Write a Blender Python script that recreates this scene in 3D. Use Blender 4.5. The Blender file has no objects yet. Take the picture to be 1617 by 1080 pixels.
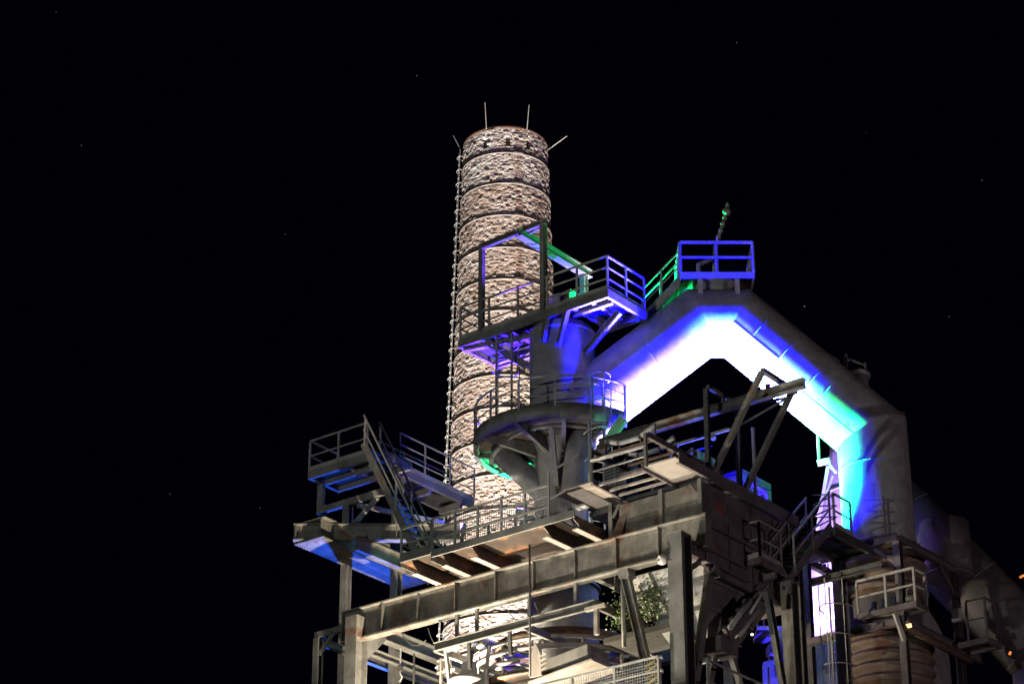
import bpy, math, random
from mathutils import Vector, Matrix
random.seed(7)
R = math.radians
scene = bpy.context.scene
COL = scene.collection

# ------------------------------------------------------------------ camera
# world axes follow the steel grid of the furnace: X and Y horizontal, origin at the foot of the gas uptake
YAW = R(38)
RT = Vector((math.cos(YAW), math.sin(YAW), 0))       # the gas downcomer runs in this direction
FW = Vector((-math.sin(YAW), math.cos(YAW), 0))
def W(s, v, z): return RT*s + FW*v + Vector((0, 0, z))
cam = bpy.data.objects.new('camera', bpy.data.cameras.new('camera'))
COL.objects.link(cam)
cam.location = (40.69, -54.5, 1.7)
cam.rotation_euler = (R(90+25.5), 0, YAW)
cam.data.sensor_width = 36.0
cam.data.lens = 36.0*4000/1617
cam.data.clip_end = 6000
scene.camera = cam

# ------------------------------------------------------------------ night sky
world = bpy.data.worlds.new('World'); scene.world = world; world.use_nodes = True
bg = world.node_tree.nodes['Background']
bg.inputs[0].default_value = (0.22, 0.26, 1.0, 1)
bg.inputs[1].default_value = 0.0015
vs = scene.view_settings
vs.view_transform = 'Standard'; vs.look = 'None'; vs.exposure = 0; vs.gamma = 1
scene.cycles.use_denoising = True
scene.cycles.max_bounces = 5
scene.cycles.diffuse_bounces = 3
scene.cycles.sample_clamp_indirect = 4

# ------------------------------------------------------------------ floodlights (lamp data; fixtures are built with the objects)
# name: (position, target, colour, watts, cone degrees, lamp radius)
LIGHTS = {
    'chimney': ((-13.0, 20.3, 8), (-24.2, 27.4, 48), (1.0, .85, .73), 390000, 48, .5),
    'chimney2': ((-20.1, 14.7, 8), (-24.2, 27.4, 47), (1.0, .92, .86), 480000, 48, .5),
    'front':     ((-1.8, -4.75, 19.2), (.2, -3.6, 26), (1.0, .84, .62), 10000, 125, .25),
    'inner': ((-1.75, -2.6, 23.1), (-.3, -.9, 25.4), (1.0, .87, .68), 1100, 140, .2),
    'front2': ((2.5, -12.5, 9), (4.8, -4.0, 27), (1.0, .88, .74), 16000, 30, .3),
    'underviolet': ((-1.7, -.7, 22.6), (-1.5, .3, 25), (.05, .02, 1.0), 900, 90, .1),
    'undergreen': ((-1.2, 1.6, 22.6), (-1.3, 2.2, 25), (.004, 1.0, .3), 900, 90, .1),
    'yard': ((8, -70, 9), (0, -2, 29), (.97, 1.0, .93), 30000, 40, 1.5),
    'street': ((66, -6, 7), (8, 2, 26), (1.0, .76, .82), 14000, 40, 1.5),
    'foot': ((3, -18, 5), (6.9, -4.2, 22.6), (1.0, .90, .66), 11000, 20, .5),
    'arch': (tuple(W(3.9, .4, 27.6)), tuple(W(3.8, .3, 34)), (.88, .58, 1.0), 36000, 90, 2.6),
    'archblue': (tuple(W(4.2, -1.8, 27.6)), tuple(W(4.2, -1.9, 34)), (.002, .0006, 1.0), 110000, 90, 1.5),
    'arch2': (tuple(W(6.9, .2, 27.5)), tuple(W(7.0, .2, 33)), (.55, 1.0, .85), 5200, 80, 1.2),
    'dropblue': (tuple(W(6.6, -1.0, 27.6)), tuple(W(9.0, 0, 30)), (.003, .002, 1.0), 3000, 70, .6),
    'green': (tuple(W(7.4, -.3, 27.3)), tuple(W(7.6, -.2, 31.5)), (.003, 1.0, .18), 44000, 72, .8),
    'greenback': (tuple(W(2.55, .65, 34.8)), (3.0, 1.9, 37.5), (.004, 1.0, .22), 6500, 115, .1),
    'greencab': ((1.5, .7, 34.9), (-.3, .7, 36.9), (.004, 1.0, .25), 900, 76, .1),
    'greenleft': ((-1.9, .9, 29.4), (-1.6, .35, 30.8), (.004, 1.0, .28), 4500, 90, .1),
    'greenlow': ((3.3, -1.9, 28.4), (2.75, -1.2, 30.2), (.004, 1.0, .36), 170, 34, .1),
    'violet': ((-2.8, 1.65, 30.1), (-1.2, .2, 34.5), (.05, .012, 1.0), 40000, 85, .12),
    'portal': ((-1.1, .0, 34.85), (-.9, -.55, 37.6), (.16, .05, 1.0), 2600, 90, .1),
    'walkblue': ((-5.0, 1.3, 29.9), (-5.6, -1.5, 31), (.002, .02, 1.0), 280, 100, .12),
    'monoblue':  ((5.9, -1.1, 27.45), (6.0, -1.9, 29.4), (.10, .12, 1.0), 500, 110, .1),
    'acblue':    ((6.6, .25, 27.45), (5.6, 1.3, 28.2), (.03, .008, 1.0), 600, 95, .1),
    'cone':      (tuple(W(6.7, 1.6, 25.2)), tuple(W(8.3, 4.4, 30)), (.45, .26, 1.0), 22000, 70, .2),
    'low':       ((1.2, 9.5, 22.0), (.9, 11, 27), (.03, .02, 1.0), 10000, 80, .2),
    'lowgreen':  ((2.4, 9.8, 22.4), (.9, 11, 27), (.03, 1.0, .35), 2500, 80, .2),
    'leftblue':  ((-7.6, -.6, 21.0), (-6.4, -2, 28), (.02, .11, 1.0), 9000, 50, .2),
}

# ------------------------------------------------------------------ materials
MATS = {}
def nodes_of(name):
    m = bpy.data.materials.new(name); m.use_nodes = True
    return m, m.node_tree.nodes, m.node_tree.links
def steel(key, base, rust=.3, rough=.55, dirt=.5, metal=0.0, rustcol=(.12, .05, .025)):
    m, n, l = nodes_of(key)
    p = n['Principled BSDF']
    g = n.new('ShaderNodeNewGeometry')
    mp = n.new('ShaderNodeMapping'); mp.inputs['Scale'].default_value = (1, 1, .22)
    l.new(g.outputs['Position'], mp.inputs[0])
    def noise(scale, det, vec):
        t = n.new('ShaderNodeTexNoise'); t.inputs['Scale'].default_value = scale; t.inputs['Detail'].default_value = det
        t.inputs['Roughness'].default_value = .65
        l.new(vec, t.inputs['Vector']); return t
    a = noise(2.2, 6, g.outputs['Position']); b = noise(5.0, 6, mp.outputs[0]); c = noise(1.3, 8, g.outputs['Position'])
    def ramp(src, lo, hi):
        r = n.new('ShaderNodeMapRange'); r.inputs[1].default_value = lo; r.inputs[2].default_value = hi
        l.new(src, r.inputs[0]); return r.outputs[0]
    def mix(fac, ca, cb):
        x = n.new('ShaderNodeMix'); x.data_type = 'RGBA'
        if isinstance(fac, float): x.inputs[0].default_value = fac
        else: l.new(fac, x.inputs[0])
        for i, cc in ((6, ca), (7, cb)):
            if isinstance(cc, tuple): x.inputs[i].default_value = (*cc, 1)
            else: l.new(cc, x.inputs[i])
        return x.outputs[2]
    dark = tuple(v*(1-dirt) for v in base)
    col = mix(ramp(a.outputs[0], .35, .68), dark, base)
    col = mix(ramp(b.outputs[0], .5, .75), col, tuple(v*(1-dirt*.8)*w for v, w in zip(base, (1.0, .9, .78))))
    if rust > 0:
        col = mix(ramp(c.outputs[0], .68-.22*rust, .76-.18*rust), col, rustcol)
    l.new(col, p.inputs['Base Color'])
    p.inputs['Roughness'].default_value = rough; p.inputs['Metallic'].default_value = metal
    bp = n.new('ShaderNodeBump'); bp.inputs['Strength'].default_value = .25; bp.inputs['Distance'].default_value = .02
    d = noise(26, 4, g.outputs['Position']); l.new(d.outputs[0], bp.inputs['Height']); l.new(bp.outputs[0], p.inputs['Normal'])
    MATS[key] = m; return m
def plain(key, col, rough=.6, emit=None, strength=0, metal=0):
    m, n, l = nodes_of(key); p = n['Principled BSDF']
    p.inputs['Base Color'].default_value = (*col, 1); p.inputs['Roughness'].default_value = rough; p.inputs['Metallic'].default_value = metal
    if emit:
        p.inputs['Emission Color'].default_value = (*emit, 1); p.inputs['Emission Strength'].default_value = strength
    MATS[key] = m; return m
steel('girder', (.24, .232, .205), .6, dirt=.6)
steel('frame', (.215, .215, .20), .3)
steel('platform', (.27, .27, .25), .3)
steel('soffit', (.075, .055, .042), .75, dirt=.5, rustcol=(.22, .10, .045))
steel('walk_soffit', (.19, .155, .125), .5, dirt=.5)
steel('plate', (.36, .33, .30), .15, dirt=.3)
steel('rail', (.44, .44, .41), .15, dirt=.4)
steel('galv', (.42, .43, .42), .05, dirt=.3)
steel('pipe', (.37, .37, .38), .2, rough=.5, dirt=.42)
steel('pipe_dark', (.12, .115, .115), .25, dirt=.4)
steel('bellows', (.24, .18, .145), .55, rough=.75, dirt=.5)
steel('rust', (.20, .13, .09), .8, rough=.8, dirt=.55)
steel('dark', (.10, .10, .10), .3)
steel('pink', (.19, .165, .175), .35, dirt=.55)
steel('grating', (.045, .045, .045), .3)
steel('white', (.55, .55, .53), .1, dirt=.3)
steel('mortar', (.15, .115, .09), .4, rough=.95)
steel('band', (.16, .14, .125), .5, dirt=.5)
steel('ground', (.07, .068, .06), .1, rough=.95)
plain('black', (.012, .012, .012), .9)
plain('yellow', (.42, .33, .05))
plain('lens_blue', (.1, .1, .1), .3, (.35, .18, 1.0), 14)
plain('lens_warm', (.1, .1, .1), .3, (1.0, .62, .28), 2)
plain('lens_white', (.1, .1, .1), .3, (1.0, .93, .85), 5)
plain('lens_off', (.2, .2, .22), .2)
plain('star', (0, 0, 0), .5, (.8, .85, 1.0), .9)
plain('leaf', (.075, .12, .03), .55)
plain('bark', (.08, .06, .04), .8)
plain('red_print', (.42, .05, .04), .7)
plain('orange_lamp', (.1, .05, .02), .5, (1.0, .28, .05), 1.0)
def brick_mat():
    m, n, l = nodes_of('brick'); p = n['Principled BSDF']
    at = n.new('ShaderNodeAttribute'); at.attribute_name = 'tint'
    cr = n.new('ShaderNodeValToRGB'); e = cr.color_ramp.elements
    e[0].position = 0; e[0].color = (.09, .045, .03, 1)
    e[1].position = 1; e[1].color = (.52, .49, .46, 1)
    for pos, c in ((.25, (.19, .115, .085, 1)), (.55, (.33, .25, .20, 1)), (.8, (.43, .37, .325, 1))):
        k = e.new(pos); k.color = c
    l.new(at.outputs['Fac'], cr.inputs[0])
    g = n.new('ShaderNodeNewGeometry')
    t = n.new('ShaderNodeTexNoise'); t.inputs['Scale'].default_value = 9; t.inputs['Detail'].default_value = 6
    l.new(g.outputs['Position'], t.inputs[0])
    mx = n.new('ShaderNodeMix'); mx.data_type = 'RGBA'; mx.blend_type = 'MULTIPLY'; mx.inputs[0].default_value = .8
    r = n.new('ShaderNodeMapRange'); r.inputs[1].default_value = .3; r.inputs[2].default_value = .62; r.inputs[3].default_value = .35
    l.new(t.outputs[0], r.inputs[0]); l.new(cr.outputs[0], mx.inputs[6]); l.new(r.outputs[0], mx.inputs[7])
    l.new(mx.outputs[2], p.inputs['Base Color']); p.inputs['Roughness'].default_value = .9
    MATS['brick'] = m
brick_mat()

# ------------------------------------------------------------------ mesh helpers
ZV = Vector((0, 0, 1))
class MB:
    """collects boxes, bars and tubes; build() links them as one mesh object"""
    def __init__(s): s.v = []; s.f = []; s.sm = []; s.tint = None
    def add(s, verts, faces, smooth=False):
        b = len(s.v); s.v += [tuple(x) for x in verts]
        s.f += [tuple(i+b for i in f) for f in faces]; s.sm += [smooth]*len(faces); return s
    def box(s, x0, x1, y0, y1, z0, z1):
        return s.add([(x0,y0,z0),(x1,y0,z0),(x1,y1,z0),(x0,y1,z0),(x0,y0,z1),(x1,y0,z1),(x1,y1,z1),(x0,y1,z1)],
                     [(0,3,2,1),(4,5,6,7),(0,1,5,4),(1,2,6,5),(2,3,7,6),(3,0,4,7)])
    def beam(s, p, q, w, h, up=None, off=(0, 0)):
        """bar from p to q, w across (sideways), h in the up direction; off shifts it (side, up)"""
        p = Vector(p); q = Vector(q); d = (q-p).normalized()
        u = Vector(up) if up is not None else (ZV if abs(d.z) < .98 else Vector((0, 1, 0)))
        sd = d.cross(u).normalized(); u = sd.cross(d).normalized()
        o = sd*off[0] + u*off[1]; vs_ = []
        for c in (p+o, q+o):
            for a, b in ((-1,-1),(1,-1),(1,1),(-1,1)): vs_.append(c + sd*(a*w/2) + u*(b*h/2))
        return s.add(vs_, [(0,1,2,3),(7,6,5,4),(0,4,5,1),(1,5,6,2),(2,6,7,3),(3,7,4,0)])
    def ibeam(s, p, q, w, h, t=.03, up=None):
        s.beam(p, q, w, t, up, (0, h/2-t/2)); s.beam(p, q, w, t, up, (0, -h/2+t/2)); s.beam(p, q, t, h-2*t, up); return s
    def channel(s, p, q, w, h, t=.025, side=1, up=None):
        s.beam(p, q, t, h, up); s.beam(p, q, w, t, up, (side*(w/2+t/2), h/2-t/2)); s.beam(p, q, w, t, up, (side*(w/2+t/2), -h/2+t/2)); return s
    def tube(s, pts, r, seg=8, closed=False, caps=True):
        pts = [Vector(p) for p in pts]; n = len(pts); rs = r if isinstance(r, (list, tuple)) else [r]*n
        rings = []; prev = None
        for i, p in enumerate(pts):
            if closed: d = pts[(i+1) % n]-pts[i-1]
            else: d = pts[min(i+1, n-1)]-pts[max(i-1, 0)]
            d.normalize()
            a = prev if prev is not None else (ZV if abs(d.z) < .9 else Vector((1, 0, 0)))
            a = (a - d*a.dot(d)).normalized(); prev = a; b = d.cross(a)
            k = 1.0
            if 0 < i < n-1 and not closed:
                c = (pts[i+1]-p).normalized().dot((p-pts[i-1]).normalized()); k = 1/math.sqrt(max(.3, (1+c)/2))
                bis = ((pts[i+1]-p).normalized()-(p-pts[i-1]).normalized())
                if bis.length > 1e-4:
                    bis.normalize()
                    rings.append([p + (v + bis*v.dot(bis)*(k-1)) for v in [(a*math.cos(j*2*math.pi/seg)+b*math.sin(j*2*math.pi/seg))*rs[i] for j in range(seg)]]); continue
            rings.append([p + (a*math.cos(j*2*math.pi/seg)+b*math.sin(j*2*math.pi/seg))*rs[i] for j in range(seg)])
        b0 = len(s.v); fs = []
        m = n if closed else n-1
        for i in range(m):
            for j in range(seg):
                i2 = (i+1) % n; j2 = (j+1) % seg
                fs.append((i*seg+j, i*seg+j2, i2*seg+j2, i2*seg+j))
        s.add([v for rg in rings for v in rg], fs, seg > 6)
        if caps and not closed:
            s.f += [tuple(b0+j for j in reversed(range(seg))), tuple(b0+(n-1)*seg+j for j in range(seg))]; s.sm += [False, False]
        return s
    def lathe(s, origin, axis, prof, seg=40, a0=0, a1=2*math.pi, smooth=True, close=False):
        """profile [(radius, distance along axis)] spun round axis"""
        o = Vector(origin); ax = Vector(axis).normalized()
        e1 = Vector((1,0,0)) if abs(ax.x) < .9 else Vector((0,1,0))
        e1 = (e1-ax*e1.dot(ax)).normalized(); e2 = ax.cross(e1)
        full = abs(a1-a0-2*math.pi) < 1e-6; ns = seg if full else seg+1
        vs_ = []
        for j in range(ns):
            a = a0+(a1-a0)*j/seg; d = e1*math.cos(a)+e2*math.sin(a)
            for r, h in prof: vs_.append(o+d*r+ax*h)
        k = len(prof); fs = []
        for j in range(seg):
            j2 = (j+1) % ns
            for i in range(k if close else k-1):
                i2 = (i+1) % k
                fs.append((j*k+i, j2*k+i, j2*k+i2, j*k+i2))
        if close and not full:
            fs += [tuple(range(k))[::-1], tuple((ns-1)*k+i for i in range(k))]
        return s.add(vs_, fs, smooth)
    def prism(s, poly, d):
        """extrude a 3d polygon by vector d"""
        d = Vector(d); n = len(poly); a = [Vector(p) for p in poly]
        return s.add(a+[p+d for p in a], [tuple(range(n))[::-1], tuple(range(n, 2*n))]+[(i, (i+1) % n, n+(i+1) % n, n+i) for i in range(n)])
    def build(s, name, mat, parent=None, kind=None, label=None):
        o0 = Vector((0, 0, 0)); p = parent
        while p is not None: o0 = o0 + p.location; p = p.parent
        me = bpy.data.meshes.new(name)
        me.from_pydata([tuple(Vector(v)-o0) for v in s.v], [], s.f)
        me.polygons.foreach_set('use_smooth', s.sm)
        if s.tint:
            at = me.attributes.new('tint', 'FLOAT', 'FACE'); at.data.foreach_set('value', s.tint)
        me.materials.append(MATS[mat]); me.update()
        import bmesh
        bm = bmesh.new(); bm.from_mesh(me); bmesh.ops.recalc_face_normals(bm, faces=bm.faces); bm.to_mesh(me); bm.free()
        o = bpy.data.objects.new(name, me); COL.objects.link(o); o.parent = parent
        if kind: o['kind'] = kind
        if label: o['label'] = label
        return o
def tag(o, label, cat, group=None):
    o['label'] = label; o['category'] = cat
    if group: o['group'] = group
    return o
def thing(name, loc, label, cat, group=None):
    o = bpy.data.objects.new(name, None); COL.objects.link(o); o.location = loc; o.empty_display_size = .3; o['kind'] = 'thing'
    return tag(o, label, cat, group)
def structure(o): o['kind'] = 'structure'; return o

def lerp(a, b, t): return Vector(a)+(Vector(b)-Vector(a))*t
def railing(par, pts, h=1.1, mids=2, gap=1.3, sec=.05, mat='rail', toe=.15, post_ends=True, mesh=False):
    """handrail part along base points, its posts, knee rails and toe board as sub-parts"""
    pts = [Vector(p) for p in pts]
    hr = MB()
    for a, b in zip(pts, pts[1:]): hr.beam(a+ZV*h, b+ZV*h, sec, sec)
    top = hr.build('handrail', mat, par)
    for k in range(mids):
        m = MB(); z = h*(k+1)/(mids+1)
        for a, b in zip(pts, pts[1:]): m.beam(a+ZV*z, b+ZV*z, sec*.7, sec*.8)
        m.build('knee_rail', mat, top)
    done = []
    for a, b in zip(pts, pts[1:]):
        n = max(1, round((b-a).length/gap))
        for i in range(n+1):
            p = lerp(a, b, i/n)
            if any((p-q).length < .2 for q in done): continue
            done.append(p); MB().beam(p, p+ZV*(h-.02), sec*1.1, sec*1.1).build('post', mat, top)
    if toe:
        m = MB()
        for a, b in zip(pts, pts[1:]): m.beam(a+ZV*toe/2, b+ZV*toe/2, .012, toe)
        m.build('toe_board', mat, top)
    if mesh:
        m = MB()
        for a, b in zip(pts, pts[1:]):
            L = (b-a).length; n = int(L/.075)
            for i in range(n): p = lerp(a, b, (i+.5)/n); m.beam(p+ZV*.1, p+ZV*(h-.05), .010, .010)
            for k in range(int((h-.15)/.075)): z = .12+k*.075; m.beam(a+ZV*z, b+ZV*z, .010, .010)
        m.build('wire_mesh', 'galv', top, kind='stuff')
    return top
def ladder(name, foot, topz, across, label, out=None, cage=True, w=.42, cage_from=2.0, group=None, mat='rail'):
    foot = Vector(foot); ac = Vector(across).normalized()
    t = thing(name, foot, label, 'ladder', group); H = topz-foot.z
    for sgn in (-1, 1): MB().beam(foot+ac*sgn*w/2, foot+ac*sgn*w/2+ZV*H, .05, .05).build('stringer', mat, t)
    k = .3
    while k < H: MB().tube([foot-ac*w/2+ZV*k, foot+ac*w/2+ZV*k], .016, 6).build('rung', mat, t); k += .3
    if cage:
        ot = Vector(out).normalized(); k = cage_from
        while k < H+.01:
            pts = [foot+ZV*k+ac*(math.cos(a)*w*.85)+ot*(math.sin(a)*.68) for a in [math.pi*i/10 for i in range(11)]]
            MB().tube(pts, .022, 6).build('cage_hoop', mat, t); k += .85
        for a in (35, 90, 145):
            b = foot+ac*(math.cos(R(a))*w*.85)+ot*(math.sin(R(a))*.68)
            MB().beam(b+ZV*cage_from, b+ZV*H, .03, .012).build('cage_bar', mat, t)
    return t
def stair(name, foot, head, width_vec, label, n=12, rail_sides=(0, 1), mat='rail', h=.95, group=None, string='frame'):
    foot = Vector(foot); head = Vector(head); wv = Vector(width_vec)
    t = thing(name, foot, label, 'stair', group)
    for k in (0, 1): MB().beam(foot+wv*k, head+wv*k, .03, .22).build('stringer', string, t)
    d = head-foot; hd = Vector((d.x, d.y, 0)).normalized()
    for i in range(1, n):
        c = foot+d*i/n
        MB().prism([c-hd*.12, c+hd*.12, c+hd*.12+wv, c-hd*.12+wv], ZV*.03).build('tread', 'grating', t)
    for k in rail_sides:
        m = MB(); a = foot+wv*k; b = head+wv*k
        m.beam(a+ZV*h, b+ZV*h, .05, .05); top = m.build('handrail', mat, t)
        MB().beam(a+ZV*h*.5, b+ZV*h*.5, .035, .04).build('knee_rail', mat, top)
        for q in (0.02, .5, .98): MB().beam(lerp(a, b, q), lerp(a, b, q)+ZV*h, .045, .045).build('post', mat, top)
    return t
def floodlight(name, key, label, lens='lens_off', stand=None, size=.3, mat='dark'):
    pos, tgt, col, watts, cone, rad = LIGHTS[key]
    pos = Vector(pos); d = (Vector(tgt)-pos).normalized()
    t = thing(name, pos, label, 'floodlight')
    a = pos-d*.06
    MB().beam(a-d*.16, a-d*.015, size, size*.8).build('housing', mat, t)
    MB().beam(a-d*.014, a-d*.004, size*.86, size*.66).build('glass', lens, t)
    sd = d.cross(ZV).normalized()
    b = MB()
    for sg in (-1, 1): b.beam(a-d*.08+sd*sg*(size/2+.02), a-d*.08+sd*sg*(size/2+.02)-ZV*.3, .02, .05)
    b.beam(a-d*.08+sd*(-size/2-.03)-ZV*.3, a-d*.08+sd*(size/2+.03)-ZV*.3, .05, .02)
    b.build('bracket', mat, t)
    if stand is not None: MB().tube([a-d*.08-ZV*.31, Vector((a.x-d.x*.08, a.y-d.y*.08, stand))], .05, 8).build('mast', mat, t)
    L = bpy.data.lights.new(name+'_lamp', 'SPOT'); L.energy = watts; L.color = col; L.spot_size = R(cone); L.spot_blend = .6; L.shadow_soft_size = rad*.3
    lo = bpy.data.objects.new('lamp', L); COL.objects.link(lo); lo.parent = t
    lo.rotation_euler = d.to_track_quat('-Z', 'Y').to_euler(); lo.location = (0, 0, 0)
    return t

# ================================================================== large structure
structure(MB().add([(-2500,-2500,0),(2500,-2500,0),(2500,2500,0),(-2500,2500,0)], [(0,1,2,3)]).build('ground', 'ground'))
def star_field():
    m = MB(); C = cam.location
    for sx, sy, k in ((270,-270,1.1),(462,56,1.0),(-398,-262,.6),(355,472,.6),(742,255,.6),(-680,310,.5),(-540,-240,.45),(-358,170,.45),(690,40,.4),(-150,420,.5),(560,330,.45),(-720,520,.4)):
        d = (FW*math.cos(R(25.5))+ZV*math.sin(R(25.5))) + RT*(sx/4000) + (ZV*math.cos(R(25.5))-FW*math.sin(R(25.5)))*(sy/4000)
        c = C + d.normalized()*4000; r = .75*k
        m.add([c+Vector(o)*r for o in ((1,0,0),(-1,0,0),(0,1,0),(0,-1,0),(0,0,1),(0,0,-1))],
              [(0,2,4),(2,1,4),(1,3,4),(3,0,4),(2,0,5),(1,2,5),(3,1,5),(0,3,5)])
    o = m.build('stars', 'star', kind='stuff'); tag(o, 'faint scattered stars in the black night sky', 'stars')
star_field()

# ---------------------------------------------------------------- brick chimney
CX, CY, CTOP = -24.2, 28.05, 62.2
def crad(z): return 2.0+.0283*(61.77-z)
def chimney():
    t = thing('brick_chimney', (CX, CY, 0), 'tall round brick chimney with steel bands and a ladder, lit from below', 'chimney')
    MB().lathe((CX,CY,0), ZV, [(crad(0)-.06,0),(crad(32)-.005,32)], 48).build('lower_shaft', 'brick', t)
    MB().lathe((CX,CY,0), ZV, [(crad(32)-.06,31.95),(crad(CTOP)-.075,CTOP-.1),(crad(CTOP)-.5,CTOP-.1),(crad(CTOP)-.5,CTOP-3)], 64).build('mortar', 'mortar', t)
    rnd = random.Random(3); m = MB(); tint = []
    row = .088; z = 32.0; i = 0
    holes = [(-52-28), (-52+3), (-52+31)]
    while z < CTOP-.25:
        r = crad(z); n = int(2*math.pi*r/.2); off = (i % 2)*.5
        band = rnd.uniform(-.08, .08)
        hz = (z-32)/(CTOP-32)
        for j in range(n):
            a0 = (j+off+.035)/n*2*math.pi; a1 = (j+off+.965)/n*2*math.pi
            deg = math.degrees((a0+a1)/2)
            rel = (deg+52+180) % 360-180
            if abs(rel) > 112: continue
            if z > CTOP-1.25 and z < CTOP-.72 and any(abs(rel-(h+52)) < 4.6 for h in holes): continue
            pr = rnd.gauss(0, .012)+.006
            if rnd.random() < .05: pr -= .03
            ro = r+pr; ri = r-.1; z0 = z+.007; z1 = z+row-.006
            c0, s0, c1, s1 = math.cos(a0), math.sin(a0), math.cos(a1), math.sin(a1)
            jt = rnd.uniform(-.006, .006)
            P = lambda rr, c, s, zz: (CX+c*rr, CY+s*rr, zz)
            m.add([P(ri,c0,s0,z0),P(ri,c1,s1,z0),P(ro+jt,c1,s1,z0),P(ro-jt,c0,s0,z0),P(ri,c0,s0,z1),P(ri,c1,s1,z1),P(ro+jt,c1,s1,z1),P(ro-jt,c0,s0,z1)],
                  [(0,3,2,1),(4,5,6,7),(3,7,6,2),(2,6,5,1),(0,4,7,3)])
            tn = .68+band+rnd.gauss(0, .09)+.12*math.sin(z*1.9+deg*.05)*math.sin(deg*.11+z*.7)
            if z > CTOP-3.2: tn += .18
            sw = 17+1.5*math.sin(z*2.1)
            if z > 50 and abs(rel-sw) < 2.5+1.5*rnd.random() and rnd.random() < .7: tn -= .3
            tint += [max(0, min(1, tn))]*5
        z += row; i += 1
    m.tint = tint; m.build('brickwork', 'brick', t, kind='stuff')
    zs = [60.6, 58.95, 57.25, 55.55, 53.9]
    while zs[-1] > 33.5: zs.append(zs[-1]-1.62)
    for z in zs:
        r = crad(z)
        b = MB().lathe((CX,CY,z), ZV, [(r-.02,-.035),(r+.055,-.035),(r+.05,.035),(r-.02,.035)], 72, close=True).build('steel_band', 'band', t)
        a = R(-52+17); e = Vector((math.cos(a), math.sin(a), 0)); s = Vector((-e.y, e.x, 0)); c = Vector((CX, CY, z+.02))+e*(r+.045)
        k = MB().beam(c-s*.22, c+s*.22, .05, .05)
        for q in (-.2, -.07, .07, .2): k.beam(c+s*q*.8-ZV*.06, c+s*q*.8+ZV*.09, .025, .025)
        k.build('clamp', 'band', b)
    MB().lathe((CX,CY,CTOP-.28), ZV, [(crad(CTOP)-.4,0),(crad(CTOP)+.02,0),(crad(CTOP)+.03,.12),(crad(CTOP)-.02,.26),(crad(CTOP)-.4,.3)], 64, close=True).build('rim', 'brick', t)
    for ang, tilt, ln, zb in ((-150, .42, 1.2, 61.8), (-78, .12, 1.35, 62.0), (-22, .16, 1.25, 62.0), (28, .95, 1.15, 61.7), (-172, .6, .55, 61.3), (118, .3, 1.0, 62.0)):
        e = Vector((math.cos(R(ang)), math.sin(R(ang)), 0)); p = Vector((CX, CY, zb))+e*(crad(62)+.04)
        MB().tube([p, p+(e*math.sin(tilt)+ZV*math.cos(tilt))*ln], [.02, .012], 6).build('lightning_rod', 'rail', t)
    e = (-RT*1.0 - FW*.16).normalized(); s = Vector((-e.y, e.x, 0))
    P = lambda z, o: Vector((CX, CY, z))+e*(crad(z)+o)
    top = 61.6
    lad = MB()
    for q in (-.2, .2): lad.tube([P(z, .2)+s*q for z in (30, 40, 50, top)], .02, 6)
    L = lad.build('ladder', 'frame', t)
    z = 30.3; k = 0
    while z < top-.2:
        MB().tube([P(z, .2)-s*.2, P(z, .2)+s*.2], .018, 6).build('rung', 'galv', L)
        if k % 2 == 0:
            b = MB()
            for q in (-.2, .2): b.beam(P(z, -.05)+s*q, P(z, .26)+s*q, .04, .03)
            b.tube([P(z, .2)-s*.2, P(z-.02, .29)-s*.08, P(z-.02, .29)+s*.08, P(z, .2)+s*.2], .018, 6)
            b.build('standoff', 'frame', L)
        z += .36; k += 1
chimney()

# ---------------------------------------------------------------- gas uptake and downcomer
t = thing('gas_uptake', (0, 0, 0), 'thick grey vertical gas pipe carrying the round walkway and upper platform', 'gas pipe')
MB().lathe((0,0,0), ZV, [(1.15,0),(1.15,21),(.97,22.2),(.97,26.2),(.84,26.9),(.84,30.4),(.97,30.75),(.97,34.35),(.9,34.5),(0,34.55)], 64).build('shaft', 'pipe', t)
for z in (26.3, 34.25, 31.0): MB().lathe((0,0,z), ZV, [(.9,-.04),(1.03,-.04),(1.03,.04),(.9,.04)], 64, close=True).build('flange', 'pipe', t)
p = MB().tube([(-1.45,-1.05,30.55),(-.4,-.5,29.3),(.1,-.2,28.7)], .34, 24).build('branch_pipe', 'pipe', t)
MB().lathe((-1.45,-1.05,30.55), (-.6,-.32,.72), [(.2,-.02),(.46,-.02),(.46,.06),(.2,.06)], 24, close=True).build('flange', 'pipe', p)
MB().tube([(1.1,-.5,30.75),(.98,-.55,30.0),(.75,-.5,28.6),(.3,-.3,27.6)], .42, 28).build('branch_pipe', 'pipe', t)

dn = thing('downcomer_pipe', W(9.05, 0, 0), 'huge mitred downcomer pipe forming an arch flooded with blue and white light', 'gas pipe')
RD = 1.03
pts = [W(-.2,0,31.22), W(4.08,0,34.74), W(5.23,0,34.74), W(9.03,0,31.14), W(9.06,0,27.55)]
def mitre(pts, r, seg=64):
    """one mesh per straight, cut on the mitre planes"""
    out = []
    n = len(pts)
    for i in range(n-1):
        d = (pts[i+1]-pts[i]).normalized(); a = FW.copy(); b = d.cross(a).normalized(); m = MB(); rings = []
        for k, c in ((i, pts[i]), (i+1, pts[i+1])):
            if 0 < k < n-1:
                nn = ((pts[k+1]-pts[k]).normalized()+(pts[k]-pts[k-1]).normalized()).normalized()
            else: nn = d
            rg = []
            for j in range(seg):
                v = (a*math.cos(j*2*math.pi/seg)+b*math.sin(j*2*math.pi/seg))*r
                rg.append(c+v-d*(v.dot(nn)/d.dot(nn)))
            rings.append(rg)
        m.add(rings[0]+rings[1], [(j, (j+1) % seg, seg+(j+1) % seg, seg+j) for j in range(seg)], True)
        out.append(m)
    return out
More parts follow.
